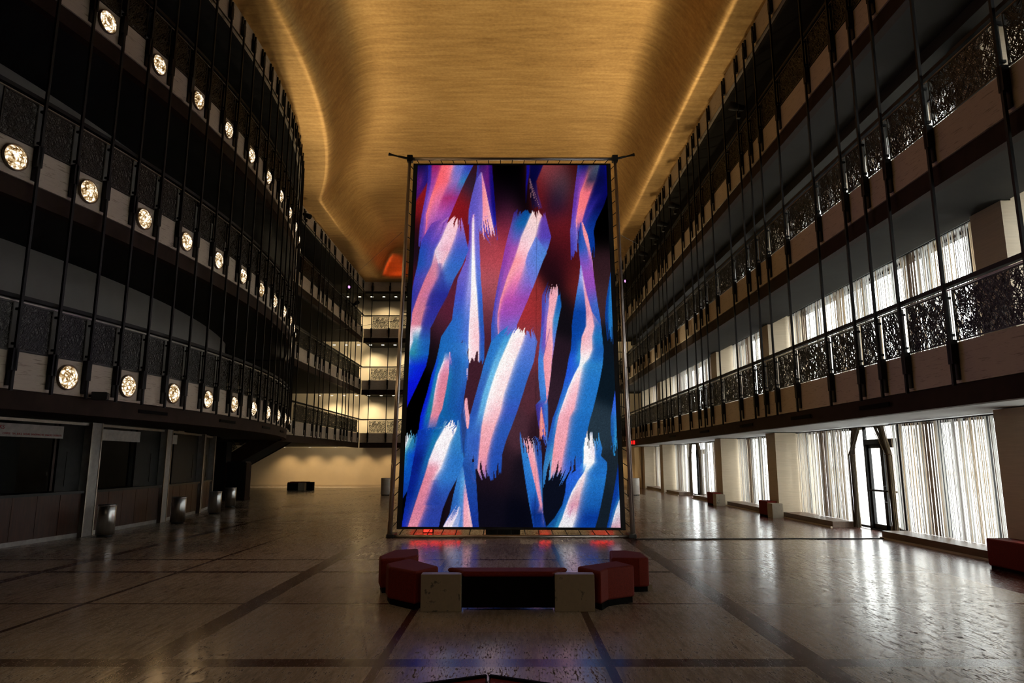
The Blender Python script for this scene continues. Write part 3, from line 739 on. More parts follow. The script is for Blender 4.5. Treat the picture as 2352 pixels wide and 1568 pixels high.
    st([g('E', 130, [680, 730, 760, 785, 800], [(200, 190, 215), (245, 238, 245), (250, 240, 245), (240, 220, 235), (120, 150, 200)]), g('E', 250, [600, 625, 645, 780, 815], [(30, 110, 170), (90, 150, 190), (248, 240, 246), (250, 242, 246), (60, 130, 190)]),
        g('E', 300, [315, 520, 625, 768, 822], [(12, 50, 165), (15, 95, 165), (248, 242, 247), (250, 240, 245), (60, 130, 190)]), g('E', 450, [300, 490, 535, 692, 842], [(15, 50, 160), (25, 115, 165), (250, 246, 249), (250, 240, 244), (50, 125, 190)]),
        g('E', 650, [262, 410, 455, 620, 868], [(8, 25, 120), (20, 95, 160), (245, 225, 234), (250, 240, 245), (40, 110, 190)]), g('E', 760, [240, 378, 425, 578, 848], [(8, 28, 125), (20, 85, 160), (225, 150, 168), (248, 228, 236), (42, 112, 192)]),
        g('E', 870, [222, 348, 392, 508, 790], [(8, 30, 130), (20, 70, 160), (216, 130, 150), (232, 180, 200), (45, 115, 195)]), g('E', 1050, [185, 300, 328, 452, 692], [(5, 30, 130), (20, 60, 150), (216, 125, 146), (212, 130, 160), (40, 80, 170)]),
        g('E', 1250, [152, 240, 262, 382, 612], [(10, 40, 150), (40, 60, 150), (206, 120, 146), (206, 122, 152), (40, 60, 150)]), g('E', 1490, [114, 168, 186, 285, 558], [(20, 40, 180), (60, 60, 160), (226, 140, 160), (226, 140, 160), (40, 62, 160)])], top=28, seed=9)
    st([g('E', 900, [500, 520, 540], [(30, 55, 150)] * 3), g('E', 1200, [400, 480, 590])], soft=14, alpha=.55)
    # dark blue pieces at the foot of the centre
    st([g('E', 690, [850, 925, 1002], [(32, 82, 168), (30, 75, 160), (34, 84, 172)]), g('E', 800, [858, 930, 1006]), g('E', 1000, [885, 950, 1018], [(28, 68, 155)] * 3), g('E', 1250, [930, 980, 1034], [(24, 58, 150)] * 3), g('E', 1490, [968, 1005, 1046], [(20, 45, 140)] * 3)])
    st([g('E', 740, [842, 848, 852, 856], [(60, 120, 195)] * 4), g('E', 900, [780, 840, 868, 876], [(50, 120, 195), (80, 150, 212), (90, 160, 215), (230, 180, 205)]), g('E', 1100, [735, 830, 868, 906], [(40, 100, 180), (70, 140, 205), (220, 150, 182), (246, 176, 192)]), g('E', 1300, [695, 810, 864, 942], [(40, 90, 175), (80, 120, 200), (240, 165, 182), (246, 200, 206)]), g('E', 1490, [600, 800, 866, 972], [(60, 100, 185), (80, 130, 200), (240, 168, 180), (236, 188, 194)])])
    st([g('E', 1160, [800, 822, 838], [(120, 150, 205), (200, 195, 225), (120, 150, 205)]), g('E', 1300, [715, 790, 830], [(170, 170, 215), (245, 225, 238), (120, 150, 205)]), g('E', 1400, [650, 740, 810], [(220, 200, 225), (250, 235, 242), (140, 160, 210)]), g('E', 1490, [600, 700, 790], [(240, 225, 235), (252, 240, 244), (160, 170, 215)])], top=26, seed=10)
    # centre purple-salmon stroke
    st([g('P', 478, [1185, 1212, 1226, 1246, 1250], [(30, 20, 80), (10, 60, 130), (200, 150, 160), (250, 190, 190), (110, 60, 150)]), g('P', 490, [1180, 1204, 1222, 1246, 1252], [(60, 35, 115), (10, 72, 142), (242, 218, 216), (250, 192, 192), (110, 60, 150)]),
        g('P', 515, [1174, 1198, 1211, 1236, 1258], [(90, 70, 160), (20, 92, 162), (238, 205, 206), (246, 212, 211), (92, 60, 165)]), g('P', 545, [1166, 1184, 1198, 1228, 1266], [(130, 70, 165), (92, 90, 180), (238, 202, 212), (242, 208, 212), (80, 60, 170)]),
        g('P', 570, [1160, 1178, 1191, 1219, 1259], [(140, 60, 160), (160, 80, 170), (255, 192, 202), (250, 212, 222), (80, 112, 202)]), g('P', 600, [1154, 1170, 1181, 1206, 1247], [(140, 60, 160), (165, 80, 170), (255, 152, 162), (248, 172, 196), (80, 130, 206)]),
        g('P', 637, [1146, 1157, 1166, 1193, 1233], [(120, 70, 170), (160, 80, 175), (255, 162, 168), (236, 132, 172), (112, 110, 206)]), g('P', 688, [1137, 1143, 1150, 1172, 1213], [(80, 70, 180), (120, 80, 180), (252, 142, 157), (182, 80, 170), (150, 70, 170)]),
        g('P', 720, [1132, 1139, 1144, 1161, 1199], [(70, 70, 180), (110, 90, 180), (250, 145, 160), (152, 75, 175), (150, 80, 180)]), g('P', 745, [1129, 1138, 1143, 1160, 1188], [(50, 80, 180), (90, 90, 180), (242, 152, 172), (130, 90, 190), (120, 100, 200)]),
        g('P', 790, [1128, 1140, 1146, 1162, 1184], [(40, 92, 182), (50, 100, 190), (225, 150, 185), (60, 110, 195), (70, 120, 200)])], top=16, seed=12)
    st([g('P', 560, [1211, 1221], [(200, 130, 180), (190, 130, 190)]), g('P', 660, [1221, 1224])], soft=2, alpha=.0)
    st([g('P', 545, [1230, 1231.5, 1233], [(96, 126, 212)] * 3), g('P', 582, [1212, 1230, 1256], [(110, 128, 214), (92, 124, 212), (76, 128, 206)]), g('P', 602, [1207, 1226, 1246], [(118, 120, 212), (98, 124, 212), (80, 130, 208)]), g('P', 662, [1221, 1222, 1224], [(112, 110, 206)] * 3)], soft=2, alpha=.85)
    st([g('A', 1280, [560, 575, 590], [(38, 44, 140)] * 3), g('A', 1464, [545, 600, 640]), g('C', 200, [445, 560, 665]), g('C', 330, [410, 500, 600])], soft=10, alpha=.55)
    # centre blue stroke with the white band
    st([g('P', 745, [1172, 1184, 1190, 1214, 1222], [(60, 120, 195), (120, 160, 210), (255, 245, 245), (250, 220, 226), (110, 90, 180)]), g('P', 762, [1150, 1170, 1179, 1206, 1226], [(42, 112, 192), (60, 135, 202), (255, 250, 246), (255, 242, 240), (110, 110, 200)]),
        g('P', 785, [1128, 1157, 1169, 1199, 1234], [(40, 112, 192), (70, 155, 212), (255, 252, 248), (255, 222, 226), (90, 116, 206)]), g('P', 831, [1113, 1136, 1149, 1180, 1226], [(40, 112, 192), (95, 172, 222), (255, 252, 248), (255, 236, 236), (70, 112, 202)]),
        g('P', 869, [1103, 1123, 1135, 1168, 1212], [(50, 100, 182), (105, 182, 226), (255, 252, 248), (255, 222, 226), (52, 102, 192)]), g('P', 905, [1093, 1111, 1124, 1156, 1201], [(50, 90, 182), (95, 172, 222), (255, 246, 246), (255, 226, 226), (46, 96, 186)]),
        g('P', 945, [1082, 1102, 1114, 1148, 1188], [(42, 82, 172), (92, 162, 216), (252, 236, 240), (250, 195, 204), (50, 82, 182)]), g('P', 980, [1072, 1095, 1107, 1135, 1175], [(42, 92, 182), (62, 112, 192), (246, 176, 184), (240, 172, 182), (40, 86, 176)]),
        g('P', 1010, [1068, 1090, 1104, 1126, 1163], [(50, 100, 190), (50, 90, 182), (240, 165, 176), (236, 162, 176), (40, 82, 176)]), g('P', 1045, [1066, 1086, 1101, 1118, 1153], [(40, 90, 172), (52, 92, 182), (240, 155, 170), (236, 155, 170), (36, 76, 170)]),
        g('P', 1075, [1064, 1090, 1098, 1115, 1152], [(30, 72, 152), (60, 90, 172), (236, 162, 176), (205, 132, 172), (30, 76, 172)]), g('P', 1118, [1090, 1094, 1098, 1112, 1146], [(40, 70, 160), (200, 150, 180), (240, 170, 180), (60, 80, 170), (30, 70, 165)])], top=22, bot=46, seed=13)
    st([g('P', 930, [1070, 1078, 1083, 1092], [(40, 90, 175), (60, 110, 190), (235, 160, 175), (250, 175, 180)]), g('P', 960, [1058, 1066, 1072, 1079], [(30, 80, 165), (40, 90, 175), (240, 165, 178), (225, 150, 170)]), g('P', 985, [1060, 1070, 1073, 1075])], alpha=.0)
    st([g('P', 915, [1069, 1071, 1073], [(240, 165, 178)] * 3), g('P', 942, [1064, 1070, 1076]), g('P', 960, [1066, 1072, 1079]), g('P', 984, [1073, 1074, 1076])])
    st([g('P', 900, [1058, 1064], [(32, 82, 165), (30, 75, 160)]), g('P', 985, [1056, 1072]), g('P', 1040, [1060, 1072])], alpha=.75)
    # thin pink stroke right of centre
    st([g('D', 30, [520, 570, 632, 645], [(20, 20, 45), (180, 140, 150), (220, 170, 180), (20, 30, 60)]), g('D', 200, [445, 530, 552, 630, 662], [(80, 60, 150), (80, 95, 185), (245, 165, 175), (250, 182, 188), (20, 90, 170)]), g('D', 330, [440, 500, 532, 602, 676], [(70, 70, 170), (110, 105, 196), (246, 170, 180), (246, 176, 186), (28, 95, 172)]),
        g('D', 500, [438, 480, 507, 566, 641], [(80, 60, 170), (130, 98, 188), (250, 176, 186), (250, 182, 192), (52, 130, 192)]), g('D', 650, [430, 472, 496, 562, 613], [(60, 92, 190), (120, 80, 180), (246, 166, 180), (246, 168, 180), (72, 122, 202)]), g('D', 800, [415, 455, 490, 572, 592], [(60, 112, 202), (100, 80, 180), (236, 152, 172), (250, 172, 182), (110, 112, 200)]),
        g('D', 980, [398, 442, 461, 558, 564], [(60, 120, 206), (70, 130, 212), (240, 152, 166), (246, 166, 176), (200, 130, 172)]), g('D', 1150, [398, 452, 474, 545, 550]), g('D', 1350, [415, 470, 496, 521, 524]), g('D', 1450, [425, 480, 500, 506, 509], [(60, 110, 196), (50, 110, 196), (220, 140, 165), (225, 145, 168), (200, 130, 165)])][:0] or
       [g('D', 30, [520, 545, 570, 632, 645], [(20, 20, 45), (60, 50, 80), (190, 150, 160), (220, 170, 180), (20, 30, 60)]), g('D', 200, [445, 500, 535, 628, 662], [(80, 60, 150), (80, 95, 185), (235, 160, 175), (248, 178, 186), (20, 90, 170)]), g('D', 330, [440, 495, 530, 600, 676], [(70, 70, 170), (110, 105, 196), (246, 170, 180), (236, 170, 185), (28, 95, 172)]),
        g('D', 500, [438, 480, 507, 566, 641], [(80, 60, 170), (130, 98, 188), (250, 176, 186), (240, 182, 195), (52, 130, 192)]), g('D', 650, [430, 472, 496, 562, 613], [(60, 92, 190), (120, 80, 180), (246, 166, 180), (246, 168, 180), (72, 122, 202)]), g('D', 800, [415, 455, 490, 572, 592], [(60, 112, 202), (100, 80, 180), (236, 152, 172), (250, 172, 182), (110, 112, 200)]),
        g('D', 980, [398, 448, 461, 558, 564], [(60, 120, 206), (70, 130, 212), (240, 152, 166), (246, 166, 176), (200, 130, 172)]), g('D', 1150, [398, 458, 474, 545, 550]), g('D', 1350, [415, 480, 496, 521, 524]), g('D', 1450, [425, 490, 500, 506, 512], [(60, 110, 196), (50, 110, 196), (220, 140, 165), (225, 145, 168), (60, 100, 190)]),
        g('F', 0, [365, 420, 470, 500, 515], [(60, 50, 140), (70, 70, 170), (60, 105, 195), (60, 110, 200), (50, 100, 190)]), g('F', 250, [400, 440, 490, 505, 518]), g('F', 560, [480, 500, 505, 508, 512], [(40, 70, 160), (60, 100, 190), (120, 150, 210), (60, 110, 190), (30, 60, 140)])], top=34, bot=46, seed=14)
    st([g('F', 30, [428, 432, 437], [(225, 130, 130), (245, 160, 150), (225, 130, 130)]), g('F', 200, [416, 435, 466]), g('F', 330, [416, 450, 484]), g('F', 460, [420, 455, 486])], bot=26, seed=15)
    st([g('D', 600, [535, 541], [(70, 50, 140)] * 2), g('D', 900, [465, 472])], soft=1.5, alpha=.8)
    # V of strokes at the foot
    st([g('F', 300, [172, 190, 215, 250, 300, 345], [(40, 70, 160), (160, 120, 150), (220, 150, 160), (160, 110, 130), (235, 200, 210), (50, 90, 175)]), g('F', 450, [182, 210, 232, 300, 334, 428], [(50, 120, 192), (70, 120, 200), (246, 172, 182), (246, 176, 186), (255, 225, 230), (42, 82, 172)]),
        g('F', 600, [200, 262, 280, 330, 352, 441], [(40, 120, 200), (50, 130, 206), (240, 152, 166), (240, 165, 176), (246, 190, 200), (36, 80, 166)]), g('F', 800, [228, 310, 326, 370, 390, 443], [(40, 115, 200), (50, 125, 206), (240, 150, 162), (240, 160, 172), (220, 150, 180), (40, 85, 170)]),
        g('F', 1000, [258, 360, 372, 405, 420, 449], [(30, 100, 190), (32, 110, 196), (236, 150, 170), (236, 150, 170), (190, 140, 180), (42, 112, 182)]), g('F', 1200, [292, 350, 424, 440, 446, 453], [(40, 112, 192), (22, 62, 152), (222, 142, 162), (226, 150, 170), (200, 140, 170), (60, 100, 172)]),
        g('F', 1310, [314, 342, 400, 452, 456, 461], [(30, 92, 182), (10, 44, 122), (10, 44, 124), (60, 70, 150), (140, 110, 160), (20, 50, 130)]), g('F', 1490, [342, 380, 410, 440, 470, 500], [(12, 52, 142)] * 6)], top=40, seed=16)
    # upper right: salmon stroke with grey top
    st([g('B', 92, [258, 270, 280, 300], [(16, 12, 130)] * 4), g('B', 200, [258, 268, 275, 292]), g('B', 350, [250, 256, 260, 266]), g('B', 560, [248, 250, 252, 254], [(5, 5, 40)] * 4)], soft=3)
    st([g('B', 92, [300, 380, 462], [(5, 5, 60), (6, 6, 55), (20, 10, 80)]), g('B', 300, [292, 330, 375], [(4, 4, 45), (5, 5, 50), (15, 8, 60)]), g('B', 450, [300, 350, 395], [(10, 5, 30), (40, 20, 60), (80, 40, 110)]), g('B', 640, [330, 400, 450], [(30, 15, 40), (60, 30, 80), (80, 40, 110)])], soft=3, bot=10)
    st([g('B', 260, [293, 296, 300], [(150, 110, 120)] * 3), g('B', 400, [298, 318, 345], [(120, 80, 90), (130, 90, 95), (150, 100, 110)]), g('B', 640, [310, 350, 425], [(200, 150, 155)] * 3)], bot=55, seed=17, alpha=.8)
    st([g('B', 92, [875, 960, 1020, 1130, 1170, 1232], [(22, 62, 132), (10, 22, 84), (46, 52, 72), (62, 82, 102), (6, 10, 84), (5, 5, 135)]), g('B', 280, [850, 915, 970, 1080, 1150, 1238], [(92, 50, 152), (120, 58, 158), (190, 92, 112), (52, 46, 76), (6, 8, 62), (5, 5, 112)]),
        g('B', 430, [830, 885, 905, 1020, 1150, 1238], [(92, 50, 152), (150, 75, 168), (252, 122, 127), (228, 106, 121), (10, 12, 84), (6, 6, 86)]), g('B', 600, [812, 865, 878, 966, 1050, 1180], [(92, 50, 162), (140, 70, 170), (255, 122, 127), (246, 118, 124), (40, 32, 132), (6, 10, 74)]),
        g('B', 780, [795, 838, 848, 920, 960, 1090], [(92, 70, 182), (130, 88, 190), (250, 152, 162), (212, 112, 152), (60, 52, 152), (10, 40, 122)]), g('B', 900, [780, 848, 862, 880, 960, 1062], [(92, 82, 182), (112, 92, 192), (250, 192, 202), (62, 62, 162), (22, 62, 152), (10, 50, 142)]),
        g('B', 1050, [784, 850, 866, 880, 960, 1078], [(72, 62, 172), (92, 90, 192), (250, 216, 222), (40, 82, 172), (20, 70, 162), (8, 50, 142)]), g('B', 1290, [790, 850, 870, 890, 960, 1068], [(60, 55, 160), (90, 85, 185), (240, 205, 215), (40, 80, 170), (20, 65, 155), (8, 45, 135)])], bot=50, seed=18)
    st([g('B', 790, [902, 912, 922, 932], [(30, 60, 150), (120, 90, 170), (245, 150, 155), (240, 150, 160)]), g('B', 950, [882, 918, 945, 992], [(30, 62, 152), (40, 82, 172), (246, 142, 152), (250, 152, 157)]), g('B', 1100, [884, 955, 990, 1020], [(30, 82, 172), (60, 90, 182), (222, 142, 172), (250, 172, 176)]), g('B', 1250, [898, 960, 1022, 1047], [(120, 80, 186), (112, 82, 186), (150, 90, 182), (232, 162, 192)]),
        g('B', 1400, [915, 980, 1040, 1062], [(150, 75, 176)] * 4), g('B', 1568, [940, 1000, 1050, 1083], [(140, 75, 176)] * 4), g('D', 300, [965, 1020, 1080, 1112], [(72, 85, 182), (70, 90, 186), (70, 100, 192), (60, 100, 192)]), g('D', 500, [1000, 1040, 1110, 1146], [(40, 90, 182)] * 4), g('D', 760, [1030, 1060, 1110, 1167], [(30, 85, 175)] * 4)])
    # right main stroke
    st([g('B', 1310, [903, 906, 909, 912, 914], [(130, 140, 220)] * 5), g('D', 0, [888, 905, 930, 938, 944], [(122, 142, 222), (160, 165, 228), (190, 180, 235), (230, 180, 212), (200, 130, 190)]), g('D', 200, [855, 920, 956, 975, 987], [(50, 112, 192), (60, 102, 192), (225, 158, 182), (246, 162, 176), (200, 112, 162)]), g('D', 400, [822, 935, 978, 1035, 1042], [(10, 62, 152), (12, 62, 152), (215, 145, 168), (250, 172, 182), (200, 132, 162)]),
        g('D', 570, [800, 925, 978, 1065, 1152], [(8, 62, 152), (12, 66, 152), (246, 192, 202), (240, 172, 186), (42, 102, 182)]), g('D', 700, [800, 890, 924, 1035, 1166], [(8, 62, 152), (12, 72, 162), (240, 172, 182), (236, 186, 202), (30, 112, 182)]), g('D', 850, [790, 888, 908, 1038, 1182], [(16, 72, 172), (42, 122, 192), (246, 202, 208), (250, 208, 214), (26, 92, 172)]), g('D', 950, [765, 875, 910, 1000, 1178], [(30, 82, 206), (52, 142, 202), (250, 240, 242), (255, 242, 242), (30, 102, 182)]),
        g('D', 1040, [750, 865, 893, 925, 1170], [(30, 82, 212), (40, 110, 205), (232, 242, 242), (240, 242, 242), (40, 122, 192)]), g('D', 1150, [730, 795, 835, 900, 1150], [(32, 82, 212), (42, 92, 212), (255, 250, 250), (255, 222, 226), (36, 116, 192)]), g('D', 1320, [690, 728, 760, 870, 1116], [(32, 92, 196), (40, 105, 202), (255, 250, 250), (250, 192, 202), (32, 112, 192)]),
        g('D', 1568, [615, 648, 672, 820, 1056], [(32, 92, 192), (62, 132, 202), (250, 212, 222), (246, 172, 186), (32, 112, 192)]), g('F', 150, [575, 615, 642, 765, 1026], [(30, 82, 182), (72, 142, 206), (240, 172, 186), (236, 162, 176), (30, 106, 186)]), g('F', 400, [518, 570, 598, 730, 966], [(32, 82, 172), (42, 102, 182), (240, 162, 172), (240, 162, 176), (26, 100, 182)]),
        g('F', 600, [482, 548, 574, 690, 944], [(42, 112, 182), (65, 142, 192), (240, 156, 166), (240, 156, 172), (26, 96, 182)]), g('F', 780, [456, 526, 556, 662, 940], [(52, 122, 186), (80, 150, 202), (236, 162, 172), (222, 152, 176), (40, 92, 206)]), g('F', 870, [455, 528, 550, 650, 870], [(42, 112, 182), (75, 140, 195), (240, 170, 180), (70, 120, 190), (30, 92, 206)]), g('F', 1030, [455, 530, 550, 650, 740])], bot=48, seed=19)
    # lower right white fold and sweep to the left foot
    st([g('F', 300, [955, 985, 1020, 1055, 1125], [(60, 60, 80), (120, 120, 140), (235, 232, 236), (120, 140, 170), (40, 110, 170)]), g('F', 400, [950, 962, 1000, 1052, 1132], [(62, 132, 202), (250, 248, 248), (250, 248, 248), (245, 242, 245), (62, 142, 202)]), g('F', 520, [932, 946, 1000, 1068, 1166], [(62, 152, 212), (255, 252, 252), (255, 252, 252), (238, 226, 236), (40, 112, 192)]), g('F', 610, [932, 944, 1000, 1072, 1150], [(55, 145, 210), (255, 252, 252), (255, 252, 252), (235, 225, 235), (35, 105, 188)]),
        g('F', 690, [930, 944, 1000, 1062, 1224], [(50, 142, 212), (255, 252, 252), (255, 252, 252), (250, 246, 248), (30, 102, 182)]), g('F', 780, [860, 942, 958, 988, 1222], [(40, 95, 210), (90, 160, 220), (250, 250, 252), (222, 232, 242), (30, 106, 186)]), g('F', 830, [780, 915, 935, 956, 1215], [(36, 92, 212), (40, 100, 212), (250, 250, 250), (240, 226, 232), (30, 106, 192)]), g('F', 900, [735, 845, 885, 945, 1206], [(36, 92, 212), (36, 96, 206), (246, 246, 246), (240, 216, 222), (32, 112, 192)]),
        g('F', 1050, [722, 765, 800, 900, 1180], [(26, 82, 192), (32, 92, 192), (242, 242, 246), (226, 186, 196), (26, 100, 182)]), g('F', 1200, [685, 705, 742, 868, 1150], [(20, 82, 172), (32, 102, 182), (236, 216, 226), (216, 152, 172), (20, 86, 166)]), g('F', 1350, [595, 650, 692, 838, 1116], [(16, 82, 152), (42, 122, 182), (236, 230, 236), (226, 216, 226), (8, 52, 142)]), g('F', 1490, [470, 600, 632, 792, 1074], [(16, 72, 142), (42, 132, 182), (236, 236, 238), (236, 236, 238), (10, 62, 152)])], top=28, seed=20)
    st([g('F', 1150, [790, 815, 835], [(200, 130, 165), (205, 140, 170), (190, 120, 160)]), g('F', 1380, [725, 750, 765])], soft=2, top=20, bot=24, alpha=.7, seed=23)
    # right edge pieces
    st([g('B', 1300, [1278, 1281, 1285], [(32, 112, 182)] * 3), g('D', 0, [1255, 1275, 1292], [(20, 80, 160), (32, 112, 184), (40, 120, 190)]), g('D', 250, [1214, 1250, 1304], [(10, 60, 142), (30, 112, 182), (42, 122, 192)]), g('D', 450, [1198, 1246, 1309]), g('D', 600, [1212, 1252, 1310], [(10, 55, 130), (30, 110, 182), (45, 120, 192)]), g('D', 820, [1235, 1270, 1312], [(10, 40, 110), (20, 70, 150), (20, 70, 160)])], bot=36, seed=21)
    st([g('D', 1260, [1340, 1343, 1346], [(30, 60, 220)] * 3), g('D', 1400, [1310, 1335, 1351], [(42, 82, 212), (45, 90, 215), (40, 80, 230)]), g('D', 1568, [1285, 1320, 1360], [(50, 100, 216), (50, 110, 215), (40, 90, 225)]), g('F', 150, [1268, 1310, 1367], [(30, 92, 172), (42, 112, 192), (52, 132, 202)]), g('F', 350, [1270, 1320, 1372], [(25, 80, 150), (42, 132, 192), (50, 140, 200)]), g('F', 660, [1272, 1300, 1360], [(30, 100, 165), (40, 130, 190), (45, 135, 195)])], bot=54, seed=22)
    st([g('F', 650, [1366, 1378, 1386, 1392], [(10, 42, 132)] * 4), g('F', 900, [1328, 1350, 1375, 1398], [(8, 52, 142)] * 4), g('F', 1070, [1298, 1385, 1396, 1408], [(10, 52, 142), (30, 100, 172), (150, 180, 205), (205, 212, 222)]), g('F', 1250, [1266, 1308, 1332, 1417], [(8, 62, 152), (30, 102, 172), (222, 222, 230), (216, 214, 225)]), g('F', 1380, [1242, 1272, 1294, 1422], [(8, 62, 152), (40, 100, 170), (216, 214, 226), (200, 172, 186)]), g('F', 1490, [1214, 1248, 1270, 1430], [(10, 62, 152), (62, 92, 152), (192, 132, 152), (216, 162, 176)])])
    # woven grain and the seam of the cloth
    n = k.rng.normal(0, 1, len(px)); k.c *= np.clip(1 + .06 * n, .6, 1.4)[:, None]
    seam = (np.abs(px - (1233 - (py - 480) * .006)) < 1.0) & (py > 430); k.c[seam] *= .85
    c = np.clip(k.c, 0, 1)
    return np.where(c <= .04045, c / 12.92, ((c + .055) / 1.055) ** 2.4)

root = empty('luminous_screen', (0, base_y, 0))
def L(v): return (v[0], v[1] - base_y, v[2])
q = {k: sp(*p) for k, p in {'ul': (950, 376), 'ur': (1402, 376), 'lr': (1437, 1217.5), 'll': (911, 1215)}.items()}
NU, NV = 300, 520
uu, vv = np.meshgrid(np.linspace(0, 1, NU), np.linspace(0, 1, NV))
uu = uu.ravel()[:, None]; vv = vv.ravel()[:, None]
A = {k: np.array(v) for k, v in q.items()}
def inset(a, b, d):
    w = np.linalg.norm(b - a); return a + (b - a) * d / w
pts = (A['ul'] * (1 - uu) + A['ur'] * uu) * (1 - vv) + (A['ll'] * (1 - uu) + A['lr'] * uu) * vv
# printed area sits inside a black hem
c0 = pts.mean(0); inner = pts.copy()
wtop, hh = np.linalg.norm(A['ur'] - A['ul']), np.linalg.norm(A['ul'] - A['ll'])
hem_u, hem_v = .022, .006
u2 = hem_u + (1 - 2 * hem_u) * uu; v2 = hem_v + (1 - 2 * hem_v) * vv
pts = (A['ul'] * (1 - u2) + A['ur'] * u2) * (1 - v2) + (A['ll'] * (1 - u2) + A['lr'] * u2) * v2
zc = pts[:, 1] * CP + (pts[:, 2] - EYE) * SP; yc = (pts[:, 2] - EYE) * CP - pts[:, 1] * SP
ppx, ppy = W / 2 + F * pts[:, 0] / zc, H / 2 - F * yc / zc
cols = paint(ppx, ppy)
nrm = np.array(NRM)
ripple = .012 * np.sin(u2[:, 0] * 40 + v2[:, 0] * 6) * np.sin(v2[:, 0] * 9)
pv = pts + nrm[None, :] * (.02 + 0 * ripple[:, None]); pv[:, 1] -= base_y
idx = np.arange(NU * NV).reshape(NV, NU)
fa = np.stack([idx[1:, :-1], idx[1:, 1:], idx[:-1, 1:], idx[:-1, :-1]], -1).reshape(-1, 4)
me = bpy.data.meshes.new('printed_cloth'); me.from_pydata(pv.tolist(), [], fa.tolist()); me.update()
at = me.attributes.new('print', 'FLOAT_COLOR', 'POINT')
at.data.foreach_set('color', np.concatenate([cols, np.ones((len(cols), 1))], 1).astype(np.float32).ravel())
t = NT('luminous_print'); an = t.new('ShaderNodeAttribute'); an.attribute_name = 'print'; em = t.new('ShaderNodeEmission')
t.link(an.outputs['Color'], em.inputs['Color']); em.inputs['Strength'].default_value = 1.0; t.link(em.outputs[0], t.out.inputs['Surface'])
me.materials.append(t.m)
link('printed_cloth', me, root)
def quad_slab(a, b, c, d, th, off):
    n = NRM; mb = MB(); lo = [Vector(L(p)) + n * off for p in (a, b, c, d)]; mb.hexa(lo, [p + n * th for p in lo]); return mb
quad_slab(q['ul'], q['ur'], q['lr'], q['ll'], .015, 0).build('cloth_border', M['black'], root)
fr = {k: sp(*p) for k, p in {'ul': (942, 365), 'ur': (1412, 365), 'lr': (1452, 1232), 'll': (897, 1232)}.items()}
def pipe(a, b, r, name, m=M['alu'], off=0):
    a, b = Vector(L(a)) + NRM * off, Vector(L(b)) + NRM * off
    return MB().tube([a, b], r, 12).build(name, m, root, True)
pipe(fr['ul'], fr['ll'], .04, 'upright'); pipe(fr['ur'], fr['lr'], .04, 'upright')
pipe(fr['ul'], fr['ur'], .045, 'top_pipe'); pipe(fr['ll'], fr['lr'], .04, 'bottom_pipe')
# rear uprights a little outboard, with raking braces
for a, b, s in (('ul', 'll', -1), ('ur', 'lr', 1)):
    o = Vector((s * .1, .28, 0))
    pipe(fr[a] + o * .4, fr[b] + o + Vector((0, 0, .0)), .03, 'rear_upright')
    for k in (.33, .62, .86):
        p = fr[a].lerp(fr[b], k)
        pipe(p, p + o * (.4 + .6 * k) + Vector((0, 0, .3)), .018, 'cross_brace')
    f = fr[b]; MB().box(f.x - .09, f.x + .09, f.y - base_y - .1, f.y - base_y + .42, 0, .09).build('foot', M['rubber'], root, bevel=.01)
    MB().obox(L(fr[a]), (.075, 0, 0), (0, .075, 0), (0, 0, .09)).build('corner_joint', M['rubber'], root)
    tip = sp(893, 354) if s < 0 else sp(1457, 355)
    c = Vector(L(fr[a])); t2 = Vector(L(tip)); mid = c.lerp(t2, .55)
    MB().tube([c, mid, mid.lerp(t2, .02), t2.lerp(mid, .35), t2.lerp(mid, .02), t2], [.04, .03, .022, .03, .05, .004], 8).build('guy_arm', M['rubber'], root)
def tie(a, b): MB().tube([Vector(L(a)), Vector(L(b))], .011, 5).build('bungee_tie', M['rubber'], root)
for k in range(17):
    t_ = (k + .5) / 17; tie(q['ul'].lerp(q['ur'], t_), fr['ul'].lerp(fr['ur'], t_)); tie(q['ll'].lerp(q['lr'], t_), fr['ll'].lerp(fr['lr'], t_))
for k in range(28):
    t_ = (k + .5) / 28; tie(q['ul'].lerp(q['ll'], t_), fr['ul'].lerp(fr['ll'], t_)); tie(q['ur'].lerp(q['lr'], t_), fr['ur'].lerp(fr['lr'], t_))
tag(root, 'giant leaning luminous cloth screen with blue, pink and white brushstrokes in a pipe frame', 'screen')

# wires from the frame to the balconies
for k, (a, b, lab) in enumerate((((923, 533), (XL + .2, 40.6, 12.5), 'thin guy wire from the upper left of the screen frame to the far left balcony'),
                            ((1426, 540), (XR - .2, 33.1, 12.3), 'thin guy wire from the upper right of the screen frame to the right balcony'),
                            ((912, 735), (XL + .2, 38.7, 9.2), 'thin guy wire from the middle of the left screen upright to the far left balcony'))):
    tag(MB().tube([sp(*a), Vector(b)], .006, 5).build('guy_wire', M['rubber']), lab, 'wire', 'guy wires steadying the screen')
